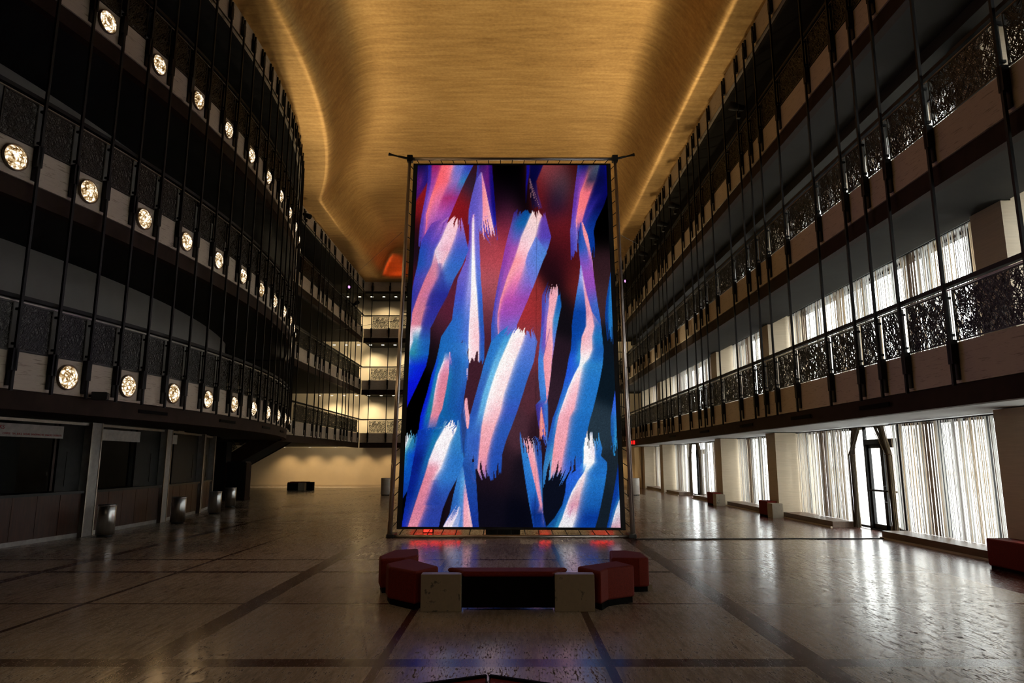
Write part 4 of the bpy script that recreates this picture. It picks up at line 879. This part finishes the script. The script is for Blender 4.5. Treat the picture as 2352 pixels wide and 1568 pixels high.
# things standing behind the foot of the screen
eb = empty('equipment_case', (-.22, base_y + .75, 0))
MB().box(-.42, .42, -.22, .22, 0, .62).build('body', M['black'], eb, bevel=.015)
MB().box(-.3, .3, -.24, -.22, .4, .46).build('latch_strip', M['rubber'], eb)
tag(eb, 'black equipment case standing behind the middle of the screen foot', 'case')
lr = empty('red_floor_lamp', (-2.12, base_y + 1.2, 0))
MB().box(-.13, .13, -.06, .1, 0, .16).build('body', M['rubber'], lr)
MB().box(-.11, .11, -.075, -.06, .02, .145).build('lens', M['redglow'], lr)
tag(lr, 'small red glowing floor lamp seen through the gap under the screen', 'lamp')
for (x0, x1, lab) in ((-3.0, -1.5, 'widest, at the left'), (-.76, -.38, 'narrow, left of the black case'), (.78, 1.14, 'narrow, right of the black case'), (2.3, 3.0, 'at the right')):
    lr = empty('added_red_panel', ((x0 + x1) / 2, base_y + 4.1, 0)); w = (x1 - x0) / 2  # unseen panel, added for the red streaks reflected in the floor
    MB().box(-w, w, 0, .06, .42, .95).build('housing', M['rubber'], lr)
    MB().box(-w + .02, w - .02, -.012, 0, .44, .93).build('lens', M['redglow'], lr)
    for s_ in (-1, 1): MB().box(s_ * w * .8 - .02, s_ * w * .8 + .02, -.1, .16, 0, .42).build('leg', M['rubber'], lr)
    tag(lr, f'added red glow panel behind the screen, {lab}', 'lamp', 'added red glow panels behind the screen')
a, b = on_z(1457, 1238, .01), on_z(2030, 1236.5, .01)
tag(MB().tube([a.lerp(b, k / 24) + Vector((0, .015 * math.sin(k * 1.7), .003)) for k in range(25)], .014, 6).build('floor_cable', M['rubber'], None, True), 'black cable lying straight across the floor from screen foot to windows', 'cable')
# ================================================================ benches
def top(px, py, z=.46): v = on_z(px, py, z); return (v.x, v.y)
ZB = .46
def cushion(parent, poly, z0=.07, z1=ZB, name='seat'):
    return MB().prism(poly, z0, z1).build(name, M['red'], parent, bevel=.03)
def plinth(parent, poly, s=.9):
    cx = sum(p[0] for p in poly) / len(poly); cy = sum(p[1] for p in poly) / len(poly)
    MB().prism([(cx + (p[0] - cx) * s, cy + (p[1] - cy) * s) for p in poly], 0, .075).build('plinth', M['plinth'], parent)
Yf = on_z(1010, 1405, 0).y; Ybk = top(1166, 1302)[1]
xl0, xl1 = on_z(965, 1405, 0).x, on_z(1059, 1405, 0).x
xr0, xr1 = on_z(1275, 1405, 0).x, on_z(1367, 1405, 0).x
b = empty('bench', ((xl0 + xr1) / 2, (Yf + Ybk) / 2, 0))
def rel(poly, o): return [(p[0] - o.location.x, p[1] - o.location.y) for p in poly]
pl = rel([(xl1 + .015, Yf + .04), (xr0 - .015, Yf + .04), (xr0 + .06, Yf + .2), (top(1304, 1302)[0], Ybk), (top(1027, 1302)[0], Ybk), (xl1 - .06, Yf + .2)], b)
cushion(b, pl, .395, ZB)
zz = rel([(xl1 + .004, Yf + .07), (xr0 - .004, Yf + .07), (xr0 - .004, Ybk - .03), (xl1 + .004, Ybk - .03)], b)
MB().prism(zz, .035, .4).build('base', M['plinth'], b)
for x0, x1, s in ((xl0, xl1, 1), (xr0, xr1, -1)):
    MB().prism(rel([(x0, Yf), (x1, Yf), (x1 - (.06 if s > 0 else 0), Yf + .22), (x0 + (.06 if s < 0 else 0), Yf + .22)] if 0 else [(x0, Yf), (x1, Yf), (x1, Yf + .17), (x0, Yf + .17)], b), 0, .435).build('stone_block', M['block'], b, bevel=.006)
tag(b, 'front bench of the seating ring, dark red seat between two square stone blocks', 'bench', 'benches of the red seating ring')
def bench(pts, label):
    poly = [top(*p) for p in pts]
    o = empty('bench', (sum(p[0] for p in poly) / len(poly), sum(p[1] for p in poly) / len(poly), 0))
    cushion(o, rel(poly, o)); plinth(o, rel(poly, o))
    tag(o, label, 'bench', 'benches of the red seating ring'); return o
bench([(887, 1293), (941, 1281.5), (1008, 1299.5), (954, 1312), (893, 1301)], 'wedge shaped rust red bench left of the front bench of the ring')
bench([(871, 1276), (905, 1262), (961, 1259), (961.5, 1273), (930, 1280), (875, 1283)], 'rust red bench at the back left of the ring, nearest the left screen foot')
bench([(1325, 1300), (1416, 1287), (1457, 1297.5), (1396, 1304.5), (1379, 1312.5)], 'wedge shaped rust red bench right of the front bench of the ring')
bb = bench([(1399.5, 1263.5), (1437, 1263), (1474, 1268), (1490, 1280), (1468, 1281), (1404, 1280.5)], 'rust red bench at the back right of the ring, on a pale stone base')
v = [top(1440, 1275), top(1489, 1280)]
MB().box(-.14, .27, -.25, .08, 0, .085).build('stone_base', M['block'], bb)

# near ring: only its far corner rises into the picture
ap = top(1121, 1552)
nb = empty('seating_ring', (ap[0], ap[1] - .6, 0))
l_, r_ = (-1.05, .6 - .47), (1.0, .6 - .46)
for s, e in ((-1, l_), (1, r_)):
    e = Vector((e[0], e[1], 0)); a0 = Vector((s * .012, .6, 0)); d = (e - a0).normalized(); n = Vector((-d.y, d.x, 0)) * (1 if s < 0 else -1)
    p = [a0, e, e + n * .5, a0 + Vector((0, -.52, 0))]
    MB().prism([(w.x, w.y) for w in p], .06, .452).build('seat', M['red'], nb, bevel=.012)
    e2 = a0 + d * .45
    m_ = MB(); m_.obox((a0 + e2) / 2 + Vector((0, .012, .24)), d * (e2 - a0).length / 2, Vector((-d.y, d.x, 0)) * .012, (0, 0, .225)); m_.build('rim_panel', M['plinth'], nb)
    q2 = e + d * .05
    MB().prism([(w.x, w.y) for w in (a0 + d * .47, e, e + n * .45, a0 + d * .5 + n * .45)], .44, .475).build('seat_pad', M['red'], nb, bevel=.012)
tag(nb, 'another red seating ring at the very bottom edge, only its far corner showing', 'bench')

# benches before the window piers: long red seat and stone end
def pier_bench(x0, x1, y0, y1, label):
    o = empty('pier_bench', ((x0 + x1) / 2, (y0 + y1) / 2, 0)); w, d = (x1 - x0) / 2, (y1 - y0) / 2
    cushion(o, [(-w, -d + .44), (w, -d + .44), (w, d), (-w, d)], .05, .5); plinth(o, [(-w, -d + .44), (w, -d + .44), (w, d), (-w, d)], .92)
    MB().box(-w, w, -d, -d + .43, 0, .45).build('stone_block', M['block'], o, bevel=.006)
    tag(o, label, 'bench', 'benches before the window piers')
pier_bench(8.24, 8.58, 22.2, 23.4, 'red bench with a stone end block before the second window pier')
pier_bench(8.2, 8.57, 28.1, 29.4, 'smaller looking red bench with stone end before the third window pier')
o = empty('pier_bench', (8.36, 11.2, 0))
cushion(o, [(-.22, -.35), (.2, -.35), (.2, .95), (-.22, .95)], .04, .49); plinth(o, [(-.22, -.35), (.2, -.35), (.2, .95), (-.22, .95)], .92)
MB().box(-.22, .2, -.95, -.37, 0, .45).build('stone_block', M['block'], o, bevel=.006)
tag(o, 'dark red bench at the right picture edge before the nearest pier', 'bench', 'benches before the window piers')
# bench far left
p = on_z(659, 1126, 0); q_ = on_z(730, 1124, 0)
o = empty('bench', (p.x, p.y, 0)); w = q_.x - p.x
MB().prism([(0, 0), (w * .42, 0), (w * .46, .55), (.05, .55)], 0, .44).build('base', M['plinth'], o)
cushion(o, [(0, 0), (w * .42, 0), (w * .46, .55), (.05, .55)], .44, .49)
MB().box(w * .43, w * .68, 0, .5, 0, .46).build('stone_block', M['block'], o)
MB().box(w * .74, w, .1, .5, 0, .5).build('end_seat', M['plinth'], o, bevel=.02)
MB().box(.05, w * .8, .3, .6, .44, .52).build('seat_top', M['red'], o, bevel=.02)
tag(o, 'dark bench with a stone block alone far back against the lit wall', 'bench')

# ================================================================ stone and steel bins
def bin_(name, loc, r, h, m, label, group):
    o = empty(name, loc)
    MB().lathe([(r, .05), (r, h - .01), (r - .012, h), (r - .03, h), (r - .035, h - .12)], 40).build('shell', m, o, True)
    MB().lathe([(r - .03, 0), (r - .03, .05)], 32).build('base', M['rubber'], o, True)
    if m is M['steel']: MB().lathe([(r + .003, h - .02), (r + .003, h + .012), (r - .03, h + .012), (r - .03, h - .02)], 40).build('rim', m, o, True)
    tag(o, label, 'bin', group)
for (px, py, lab) in ((240, 1232, 'nearest of the four steel bins, beside the widest grey post'), (407, 1202, 'second steel bin along the counters'), (492, 1180, 'third steel bin along the counters'), (528, 1164, 'farthest of the four steel bins, by the stair')):
    v = on_z(px, py, 0); bin_('steel_bin', (v.x, v.y, 0), .2, .74, M['steel'], lab, 'steel bins before the counters')
for (px, lab) in ((889, 'pale stone cylinder bin just left of the screen'), (1455, 'pale stone cylinder bin just right of the screen')):
    v = on_z(px, 1137, 0); bin_('stone_bin', (v.x, v.y, 0), .33, .89, M['cyl'], lab, 'stone bins by the back wall')

# ================================================================ concession counters under the curve
RC = 28.35
posts = [arc(RC, s_of_y(y, RC) * R / RC * RC / R) for y in ()]
def cpt(y, r=RC):
    a = math.asin((y - CY) / RC); return Vector((CX + r * math.cos(a), CY + r * math.sin(a), 0)), Vector((math.cos(a), math.sin(a), 0))
py_ = [13.3, 17.05, 20.8, 24.4, 26.5]
for i, y in enumerate(py_):
    c, n = cpt(y); w = .19 if i < 3 else .1
    o = empty('grey_post', c); o.rotation_euler = (0, 0, math.atan2(n.y, n.x))
    MB().box(-.2, .06, -w, w, 0, 2.72).build('shaft', M['post'], o)
    for s in (-1, 1): MB().box(.045, .075, s * w - .018, s * w + .018, 0, 2.72).build('edge_trim', M['railtop'], o)
    tag(o, ['grey post at the near end of the red lettered counter', 'wide grey post between the signed counter and the next, behind the nearest steel bin',
            'grey post between the second and third counters', 'narrow grey post between the third and last counters', 'slim grey post at the end of the counters by the stair'][i], 'post', 'grey posts between the counters')
clab = ['concession counter with red lettered sign at the left edge', 'concession counter with a blank pale sign', 'small concession counter with lit wood front', 'last narrow concession counter by the stair']
for i in range(4):
    (c0, n0), (c1, n1) = cpt(py_[i]), cpt(py_[i + 1])
    mid = (c0 + c1) / 2; d = (c1 - c0); Lh = d.length / 2 - .22; ang = math.atan2(d.y, d.x)
    o = empty('concession_counter', mid); o.rotation_euler = (0, 0, ang)      # local +x runs away, -y faces the hall
    def cb(name, x0, x1, y0, y1, z0, z1, m, par=o, bevel=0): return MB().box(x0, x1, y0, y1, z0, z1).build(name, m, par, bevel=bevel)
    npan = max(2, round(2 * Lh / .62))
    for k in range(npan):
        a = -Lh + 2 * Lh * k / npan
        cb('wood_panel', a + .006, a + 2 * Lh / npan - .006, .0, .05, .1, 1.02, M['wood'])
    cb('carcass', -Lh, Lh, .05, .6, .1, 1.02, M['plinth'])
    cb('kick_plate', -Lh, Lh, .02, .06, 0, .1, M['post'])
    cb('counter_top', -Lh, Lh, -.06, .62, 1.02, 1.08, M['counter'])
    cb('header', -Lh, Lh, .0, .1, 2.64, 2.7, M['railtop'])
    split = Lh * .54 if i == 0 else Lh * .2 if i < 2 else (-Lh * .55 if i == 2 else -Lh)
    cb('side_panel', split, Lh, .1, .16, 1.08, 2.64, M['panel'])
    cb('hatch', Lh - .5, Lh - .12, .09, .1, 1.2, 2.0, M['panel'])
    if i < 3:
        cb('rear_wall', -Lh, split, 1.1, 1.15, .6, 2.7, M['wood' if i == 1 else 'counter'])
        sg = cb('sign_board', -Lh, split, .02, .06, 2.3, 2.58, M['sign'])
        if i == 0:
            def text(s, size, x, z):
                cu = bpy.data.curves.new('word', 'FONT'); cu.body = s; cu.size = size; cu.extrude = .002; cu.align_x = 'RIGHT'
                tmp = bpy.data.objects.new('word', cu); COL.objects.link(tmp); bpy.context.view_layer.update()
                me = bpy.data.meshes.new_from_object(tmp.evaluated_get(bpy.context.evaluated_depsgraph_get())); bpy.data.objects.remove(tmp)
                me.materials.clear(); me.materials.append(M['signred'])
                link('word', me, sg, (x, .017, z), (PI / 2, 0, 0)); return max(v.co.x for v in me.vertices) - min(v.co.x for v in me.vertices)
            text('DRINKS', .115, -.74, 2.455)
            xx = split - .05
            for wd in ('DESSERTS', 'SNACKS', 'SANDWICHES', 'SODAS', 'JUICE', 'TEA', 'COFFEE'): xx -= text(wd, .058, xx, 2.345) + .03
        if i == 2: 
            for z in (1.75, 2.05): cb('notice', -Lh + .04, -Lh + .3, .06, .075, z, z + .22, M['sign'])
    tag(o, clab[i], 'counter', 'concession counters under the curved balcony')

# ================================================================ stair at the end of the counters
sx0, sx1, sy0, sy1 = -16.6, -11.2, 33.0, 35.2
st = empty('stair', (sx0, sy0, 0)); dx = sx1 - sx0; hz = 3.45
mb = MB(); n = 20
for k in range(n):
    mb.box(dx * k / n, dx * (k + 1) / n + .04, .1, sy1 - sy0 - .1, hz * (k + 1) / n - .06, hz * (k + 1) / n)
mb.build('steps', M['pier'], st)
for y in (0, sy1 - sy0 - .12):
    MB().add([(0, y, -.0), (dx, y, hz - .75), (dx, y, hz + .1), (0, y, .1), (0, y + .12, -.0), (dx, y + .12, hz - .75), (dx, y + .12, hz + .1), (0, y + .12, .1)],
             [(0, 1, 2, 3), (7, 6, 5, 4), (0, 4, 5, 1), (1, 5, 6, 2), (2, 6, 7, 3), (3, 7, 4, 0)])
    m2 = MB(); m2.add([(0, y, -.0), (.6, y, 0), (dx, y, hz - .75), (dx, y, hz + .12), (0, y, .14), (0, y + .12, 0), (.6, y + .12, 0), (dx, y + .12, hz - .75), (dx, y + .12, hz + .12), (0, y + .12, .14)],
           [(0, 1, 2, 3, 4), (9, 8, 7, 6, 5), (0, 5, 6, 1), (1, 6, 7, 2), (2, 7, 8, 3), (3, 8, 9, 4), (4, 9, 5, 0)])
    m2.build('stringer', M['band'], st)
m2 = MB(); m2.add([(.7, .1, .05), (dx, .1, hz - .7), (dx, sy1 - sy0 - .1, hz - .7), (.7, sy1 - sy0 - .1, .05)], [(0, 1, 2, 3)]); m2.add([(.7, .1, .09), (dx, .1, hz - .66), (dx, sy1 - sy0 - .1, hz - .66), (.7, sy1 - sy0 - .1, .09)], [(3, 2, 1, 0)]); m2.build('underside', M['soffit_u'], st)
sl = math.atan2(hz, dx)
for k in range(5):
    x = .55 + k * 1.05
    p_ = link('railing_panel', get_panel(1.05), st, (x + .35, .06, hz * (x + .35) / dx + .2), (0, -sl, 0))
MB().bar((0, .06, 1.1), (dx, .06, hz + 1.1), .04).build('handrail', M['bronze'], st)
tag(st, 'dark staircase climbing behind the end of the counters to the lowest balcony', 'stair')
for (px, w, lab) in ((518, .3, 'dark square pillar under the stair beside the last counter'), (557, .42, 'broad dark bronze pillar under the stair with a brown edge')):
    X = (px - 1176) * 32.2 / F
    o = empty('stair_pillar', (X, 32.3, 0))
    MB().box(-w, w, -.3, .3, 0, 1.75 if px > 540 else 2.65).build('shaft', M['bronze'], o)
    MB().box(-w - .06, w + .06, -.34, .34, 0, .12).build('base', M['band'], o)
    MB().box(w - .0, w + .05, -.3, .3, .12, 1.7).build('edge_facing', M['band'], o)
    tag(o, lab, 'pillar')

# ================================================================ small fittings
def stage_light(loc, aim, label, lens=None, group='stage lamps clamped to the balcony rails'):
    o = empty('stage_lamp', loc)
    d = (Vector(aim) - Vector(loc)).normalized(); Mx = d.to_track_quat('Z', 'Y').to_matrix().to_4x4()
    MB().lathe([(.06, -.2), (.09, -.16), (.1, .02), (.12, .05), (.13, .24), (.115, .24), (.1, .08)], 20, Mx).build('housing', M['black'], o, True)
    s = d.cross(Vector((0, 0, 1))).normalized()
    up = Vector((0, 0, -1)); mb = MB()
    mb.tube([s * .14, s * .14 + up * .22, -s * .14 + up * .22, -s * .14], .014, 6); mb.build('yoke', M['rubber'], o)
    MB().box(-.05, .05, -.05, .05, -.36, -.22).build('mount', M['rubber'], o)
    if lens: MB().lathe([(.098, .06), (.09, .085), (.0005, .09)], 20, Mx).build('lens', lens, o, True)
    tag(o, label, 'stage lamp', group); return o
zr = LV[2] + 1.6
lamp_at = []
for (px, py, lab, ln, zz) in ((1697, 290, 'largest and nearest black stage lamp on the upper right balcony rail', None, zr), (1551, 502, 'black stage lamp on the upper right rail, second from the near end', None, zr),
                      (1524, 545, 'black stage lamp on the upper right rail, third from the near end', None, zr), (1505, 570, 'black stage lamp on the upper right rail, fourth from the near end', None, zr), (1480, 610, 'black stage lamp on the upper right rail, fifth from the near end', None, zr),
                      (1441, 655, 'stage lamp with pink and white glowing lens far back on the right', M['pinklens'], LV[2] + 1.62)):
    v = on_plane(px, py, Vector((XR - .28, 0, 0)), Vector((1, 0, 0)))
    stage_light((v.x, v.y, zz), (-1.5, v.y + 1.5, 15), lab, ln) if ln is None else stage_light((v.x, v.y + .3, zz), (-2, v.y - 9, zz - 3), lab, ln)
    lamp_at.append(v)
v = on_plane(704, 494, Vector((XL + .25, 0, 0)), Vector((1, 0, 0)))
stage_light((XL + .25, v.y, v.z), (0, v.y - 3, 8), 'black stage lamp on the far left parapet under the ceiling')
v = on_plane(800, 659, Vector((XL + .25, 0, 0)), Vector((1, 0, 0)))
stage_light((XL + .25, v.y, v.z), (0, v.y - 14, v.z - 3), 'stage lamp with small violet lens at the far left balconies', M['pinklens'])
v = on_plane(817, 697, Vector((XL + .25, 0, 0)), Vector((1, 0, 0)))
stage_light((XL + .25, v.y, v.z), (-1, v.y - 6, v.z + 4), 'black stage lamp on the upper far left rail near the back corner')
# small black loudspeaker under the first lamp
x, y, nx, ny = arc(R + .18, SL + 1.55 * -4 + .6)
o = empty('loudspeaker', (x, y, LV[0] - .3)); o.rotation_euler = (0, 0, math.atan2(ny, nx) + .5)
MB().box(-.1, .16, -.11, .11, -.07, .08).build('cabinet', M['black'], o, bevel=.012)
MB().box(.16, .168, -.09, .09, -.05, .06).build('grille', M['rubber'], o)
MB().box(-.16, -.1, -.03, .03, -.02, .03).build('bracket', M['rubber'], o)
tag(o, 'small black loudspeaker fixed beside the first lamp of the lowest curved balcony', 'loudspeaker')
# red exit sign on the right balcony edge, far back
v = on_plane(1457, 1018, Vector((XR + .0, 0, 0)), Vector((1, 0, 0)))
o = empty('exit_sign', (XR - .02, v.y, v.z + .05))
MB().box(-.12, .04, -.22, .22, -.14, .14).build('case', M['rubber'], o)
MB().box(-.1, .02, -.235, -.22, -.11, .11).build('glowing_face', M['exitglow'], o)
MB().box(-.135, -.12, -.18, .18, -.1, .1).build('glowing_side', M['exitglow'], o)
tag(o, 'small red glowing sign on the edge of the right balcony far back', 'sign')
# soffit vents: dark slots under the lowest balconies
for i, yv in enumerate([13.2, 16.6, 20.5, 25, 30]):
    tag(MB().box(6.972, 6.995, yv - .55, yv + .55, LV[0] - .52, LV[0] - .44).build('air_slot', M['plinth']), f'black air slot in the edge of the lowest right balcony, {ORD[i + 1]} from the near end', 'vent', 'air slots on the right balcony edge')
for i, s in enumerate([-3.5, 0, 3.5, 6.5]):
    x, y, nx, ny = arc(R - .012, s); m_ = MB().box(-.01, .012, -.5, .5, -.035, .035)
    o = m_.build('air_slot', M['plinth']); o.location = (x, y, LV[0] - .48); o.rotation_euler = (0, 0, math.atan2(ny, nx))
    tag(o, f'black air slot under the lamps of the lowest curved balcony, {ORD[i + 1]} from the left', 'vent', 'air slots on the curved balcony edge')

# ================================================================ downlights along the back balconies
dl = None
rows = [(LV[0] - .61, 47.36, 'ground floor'), (LV[1] - .61, 48.2, 'lowest balcony'), (LV[2] - .61, 48.2, 'middle balcony'), (TOPZ0 - .11, 48.0, 'upper balcony')]
dmesh = MB().lathe([(.1, -.012), (.085, -.016), (.0005, -.016)], 16).mesh('lens', M['downlight'])
rmesh = MB().lathe([(.13, 0), (.13, -.015), (.1, -.018), (.1, 0)], 16).mesh('trim_ring', M['railtop'])
wash = []
for (z, y, nm) in rows:
    xx = {'ground floor': -15.6, 'lowest balcony': -13.6, 'middle balcony': -12.73, 'upper balcony': -11.86}[nm]; step = .87 if nm != 'ground floor' else 1.75; n_ = 0
    while xx < 7.6:
        if (xx < -5.0 or xx > 4.9):
            n_ += 1
            o = empty('downlight', (xx, y, z)); link('lens', dmesh, o); link('trim_ring', rmesh, o)
            if xx > 0 and n_ < 100: n_ = 101
            tag(o, f'tiny downlight over the far {nm}, {ORD[n_ % 100]} from left, {"right" if xx > 0 else "left"} of the screen', 'downlight', 'downlights at the far end')
        if nm == 'ground floor' or abs(((xx + 13.6) / .87) % 2) < .5 or 1: wash.append((xx, y, z, nm))
        xx += step

# ================================================================ lights
def light(name, typ, loc, energy, col, aim=None, **kw):
    l = bpy.data.lights.new(name, typ); l.energy = energy; l.color = col
    for k_, v_ in kw.items(): setattr(l, k_, v_)
    o = bpy.data.objects.new(name, l); COL.objects.link(o); o.location = loc
    if aim is not None: o.rotation_euler = (Vector(aim) - Vector(loc)).to_track_quat('-Z', 'Y').to_euler()
    return o
WARM = (1, .74, .42)
for i, (x, y, z, nm) in enumerate(wash):
    if nm == 'ground floor':
        light('downlight_beam', 'SPOT', (x, y, z - .05), 130, (1, .68, .33), (x, y + 1.0, .5), spot_size=1.7, spot_blend=.9, shadow_soft_size=.08)
    elif i % 3 == 0:
        light('downlight_beam', 'SPOT', (x, y, z - .05), 560, (1, .84, .56), (x, y + .9, z - 3), spot_size=2.2, spot_blend=1, shadow_soft_size=.1)
# added spots without fixtures wash the ceiling, from floor and low rail height
for (x, y) in ((-3, 26), (1.5, 28), (-3, 33), (1.5, 35), (-3, 41), (1.5, 43)):
    light('added_ceiling_wash', 'SPOT', (x, y, .5), 620, (1, .83, .53), (x * .9, y - 4, 15.2), spot_size=1.5, spot_blend=.9, shadow_soft_size=.3)
for (x, y, ax, ay) in ((6.2, 30, 6.5, 17), (6.2, 36, 6.5, 22), (6.2, 43, 6.5, 28), (-9.7, 33, -7.4, 19), (-9.7, 38, -8.3, 25), (-9.7, 44, -9.9, 31)):
    light('added_ceiling_wash', 'SPOT', (x, y, 4.9), 620, (1, .8, .5), (ax, ay, 14.3), spot_size=.75, spot_blend=.8, shadow_soft_size=.25)
light('red_beam', 'SPOT', (-7.6, 43.0, 9.5), 400, (1, .12, .02), (-8.2, 45.8, 15), spot_size=.36, spot_blend=1, shadow_soft_size=.2)
# every jewel lamp throws warm light across the hall
for (x, y, z, nx, ny) in lamp_pos:
    light('jewel_lamp_beam', 'SPOT', (x + nx * .16, y + ny * .16, z), 26, (1, .62, .27), (x + nx * 3, y + ny * 3, z - .3), spot_size=2.5, spot_blend=.6, shadow_soft_size=.12)
# warm house lights over the near end of the hall, behind the viewer
for x in (-5, 0, 4):
    light('house_light_beam', 'SPOT', (x, -3.5, 7.5), 230, (1, .76, .5), (x * .5, 7.5, 0), spot_size=1.1, spot_blend=1, shadow_soft_size=.4)
# daylight: bright overcast sky through the window wall, guided by portals
wd = bpy.data.worlds.new('World'); sc.world = wd; wd.use_nodes = True
bg = wd.node_tree.nodes['Background']; bg.inputs['Color'].default_value = (.98, .99, 1, 1); bg.inputs['Strength'].default_value = 11.5
# ================================================================ camera
cam = bpy.data.cameras.new('camera'); cam.lens = 24; cam.sensor_width = 36; cam.clip_end = 300
co = bpy.data.objects.new('camera', cam); COL.objects.link(co); co.location = (0, 0, EYE); co.rotation_euler = (PI / 2 + PITCH, 0, 0)
sc.camera = co
vs = sc.view_settings; vs.view_transform = 'Standard'; vs.look = 'None'; vs.exposure = 0; vs.gamma = 1; vs.use_curve_mapping = False
sc.cycles.max_bounces = 8; sc.cycles.diffuse_bounces = 4; sc.cycles.glossy_bounces = 4; sc.cycles.transparent_max_bounces = 12
sc.cycles.sample_clamp_indirect = 6
